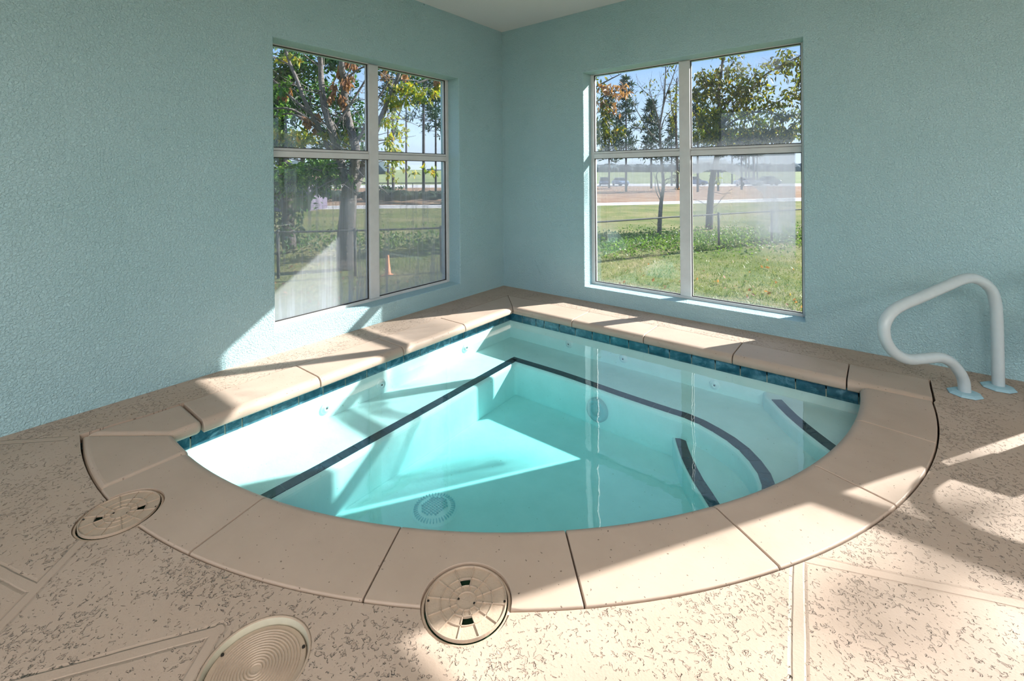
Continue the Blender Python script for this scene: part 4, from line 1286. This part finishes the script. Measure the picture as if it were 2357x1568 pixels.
# distant tree line on the horizon
rnd = random.Random(14)
def blobrow(u0, u1, v, d, n, h, w):
    for i in range(n):
        u = u0+(u1-u0)*(i+rnd.random())/n; c = dep(u, v, d+rnd.uniform(-15, 15))
        s = rnd.uniform(.6, 1.25)
        r = bmesh.ops.create_icosphere(bm, subdivisions=2, radius=1.0)
        for q in r['verts']:
            k = 1+rnd.uniform(-.14, .14)
            q.co = V((c.x+q.co.x*w*s*k, c.y+q.co.y*w*s*k, c.z+q.co.z*h*s*k))
bm = B()
blobrow(560, 1080, 450, 50, 150, .42, .8)
tag(obj('roadside_hedge', bm, plain('dark hedge foliage', (.022, .036, .022), .95, .5, .5, 5), smooth=False), 'low dark hedge between the two roads in the left window', 'hedge')
bm = B()
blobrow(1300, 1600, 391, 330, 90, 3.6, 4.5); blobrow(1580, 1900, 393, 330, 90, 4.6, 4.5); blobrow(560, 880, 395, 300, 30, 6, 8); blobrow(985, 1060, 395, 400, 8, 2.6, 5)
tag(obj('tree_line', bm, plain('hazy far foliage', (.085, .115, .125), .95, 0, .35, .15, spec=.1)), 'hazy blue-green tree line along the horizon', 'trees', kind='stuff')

# ------------------------------------------------------------------ light
w = bpy.data.worlds.new('sky'); scene.world = w; w.use_nodes = True
nt = w.node_tree; nt.nodes.clear()
wo = nt.nodes.new('ShaderNodeOutputWorld'); bg = nt.nodes.new('ShaderNodeBackground')
tc = nt.nodes.new('ShaderNodeTexCoord'); sx = nt.nodes.new('ShaderNodeSeparateXYZ'); rp2 = nt.nodes.new('ShaderNodeValToRGB')
nt.links.new(tc.outputs['Generated'], sx.inputs[0]); nt.links.new(sx.outputs['Z'], rp2.inputs[0]); nt.links.new(rp2.outputs[0], bg.inputs[0]); nt.links.new(bg.outputs[0], wo.inputs[0])
e = rp2.color_ramp.elements
while len(e) < 5: e.new(0.5)
for el, (p_, c_) in zip(list(rp2.color_ramp.elements), [(0.0, (.74, .87, 1.0)), (.09, (.60, .79, 1.0)), (.24, (.32, .55, .96)), (.42, (.62, .82, 1.08)), (1.0, (.40, .60, 1.0))]):
    el.position = p_; el.color = (*c_, 1)
bg.inputs[1].default_value = 1.0
sl = bpy.data.lights.new('sun', 'SUN'); sl.energy = 13.0; sl.angle = math.radians(0.55); sl.color = (1.0, .975, .94)
so = bpy.data.objects.new('sun', sl); link(so); so.rotation_euler = SUN.to_track_quat('-Z', 'Y').to_euler(); so.location = (10, 14, 12)

# fill lamps added under the ceiling behind the camera to brighten the room
def lamp(x, y, sx_, sy_, watt, col=(1.0, .97, .93)):
    t = thing('fill_lamp', 'square fill lamp added under the ceiling, out of view', 'lamp', (x, y, H), group='added fill lamps')
    bm = B(); box(bm, -sx_/2-.04, sx_/2+.04, -sy_/2-.04, sy_/2+.04, -.05, 0)
    obj('fill_housing', bm, M_FRAME, t, bevel=.006)
    l = bpy.data.lights.new('fill_light', 'AREA'); l.shape = 'RECTANGLE'; l.size = sx_; l.size_y = sy_; l.energy = watt; l.color = col
    lo = bpy.data.objects.new('fill_light', l); link(lo, t); lo.location = (0, 0, -.06)
for x in (4.2, 6.6, 9.0):
    for y in (-5.2, -7.2):
        lamp(x, y, 1.2, 1.2, 70)

vs_ = scene.view_settings
scene.display_settings.display_device = 'sRGB'
vs_.view_transform = 'Standard'; vs_.look = 'None'; vs_.exposure = 0.32; vs_.gamma = 1.0
try: vs_.use_curve_mapping = False
except Exception: pass
cy = scene.cycles
cy.use_adaptive_sampling = True; cy.adaptive_threshold = 0.065; cy.adaptive_min_samples = 12
cy.max_bounces = 8; cy.diffuse_bounces = 4; cy.glossy_bounces = 3; cy.transmission_bounces = 4; cy.transparent_max_bounces = 24
cy.sample_clamp_indirect = 6.0; cy.caustics_reflective = False; cy.caustics_refractive = False
cy.use_denoising = True
try: cy.denoiser = 'OPENIMAGEDENOISE'
except Exception: pass

# bake the boolean cuts so that the cutter can go
dg = bpy.context.evaluated_depsgraph_get()
done = []
for o in list(scene.objects):
    if any(m.type == 'BOOLEAN' for m in o.modifiers):
        done.append((o, bpy.data.meshes.new_from_object(o.evaluated_get(dg))))
for o, me in done:
    o.modifiers.clear(); o.data = me
bpy.data.objects.remove(CUT)
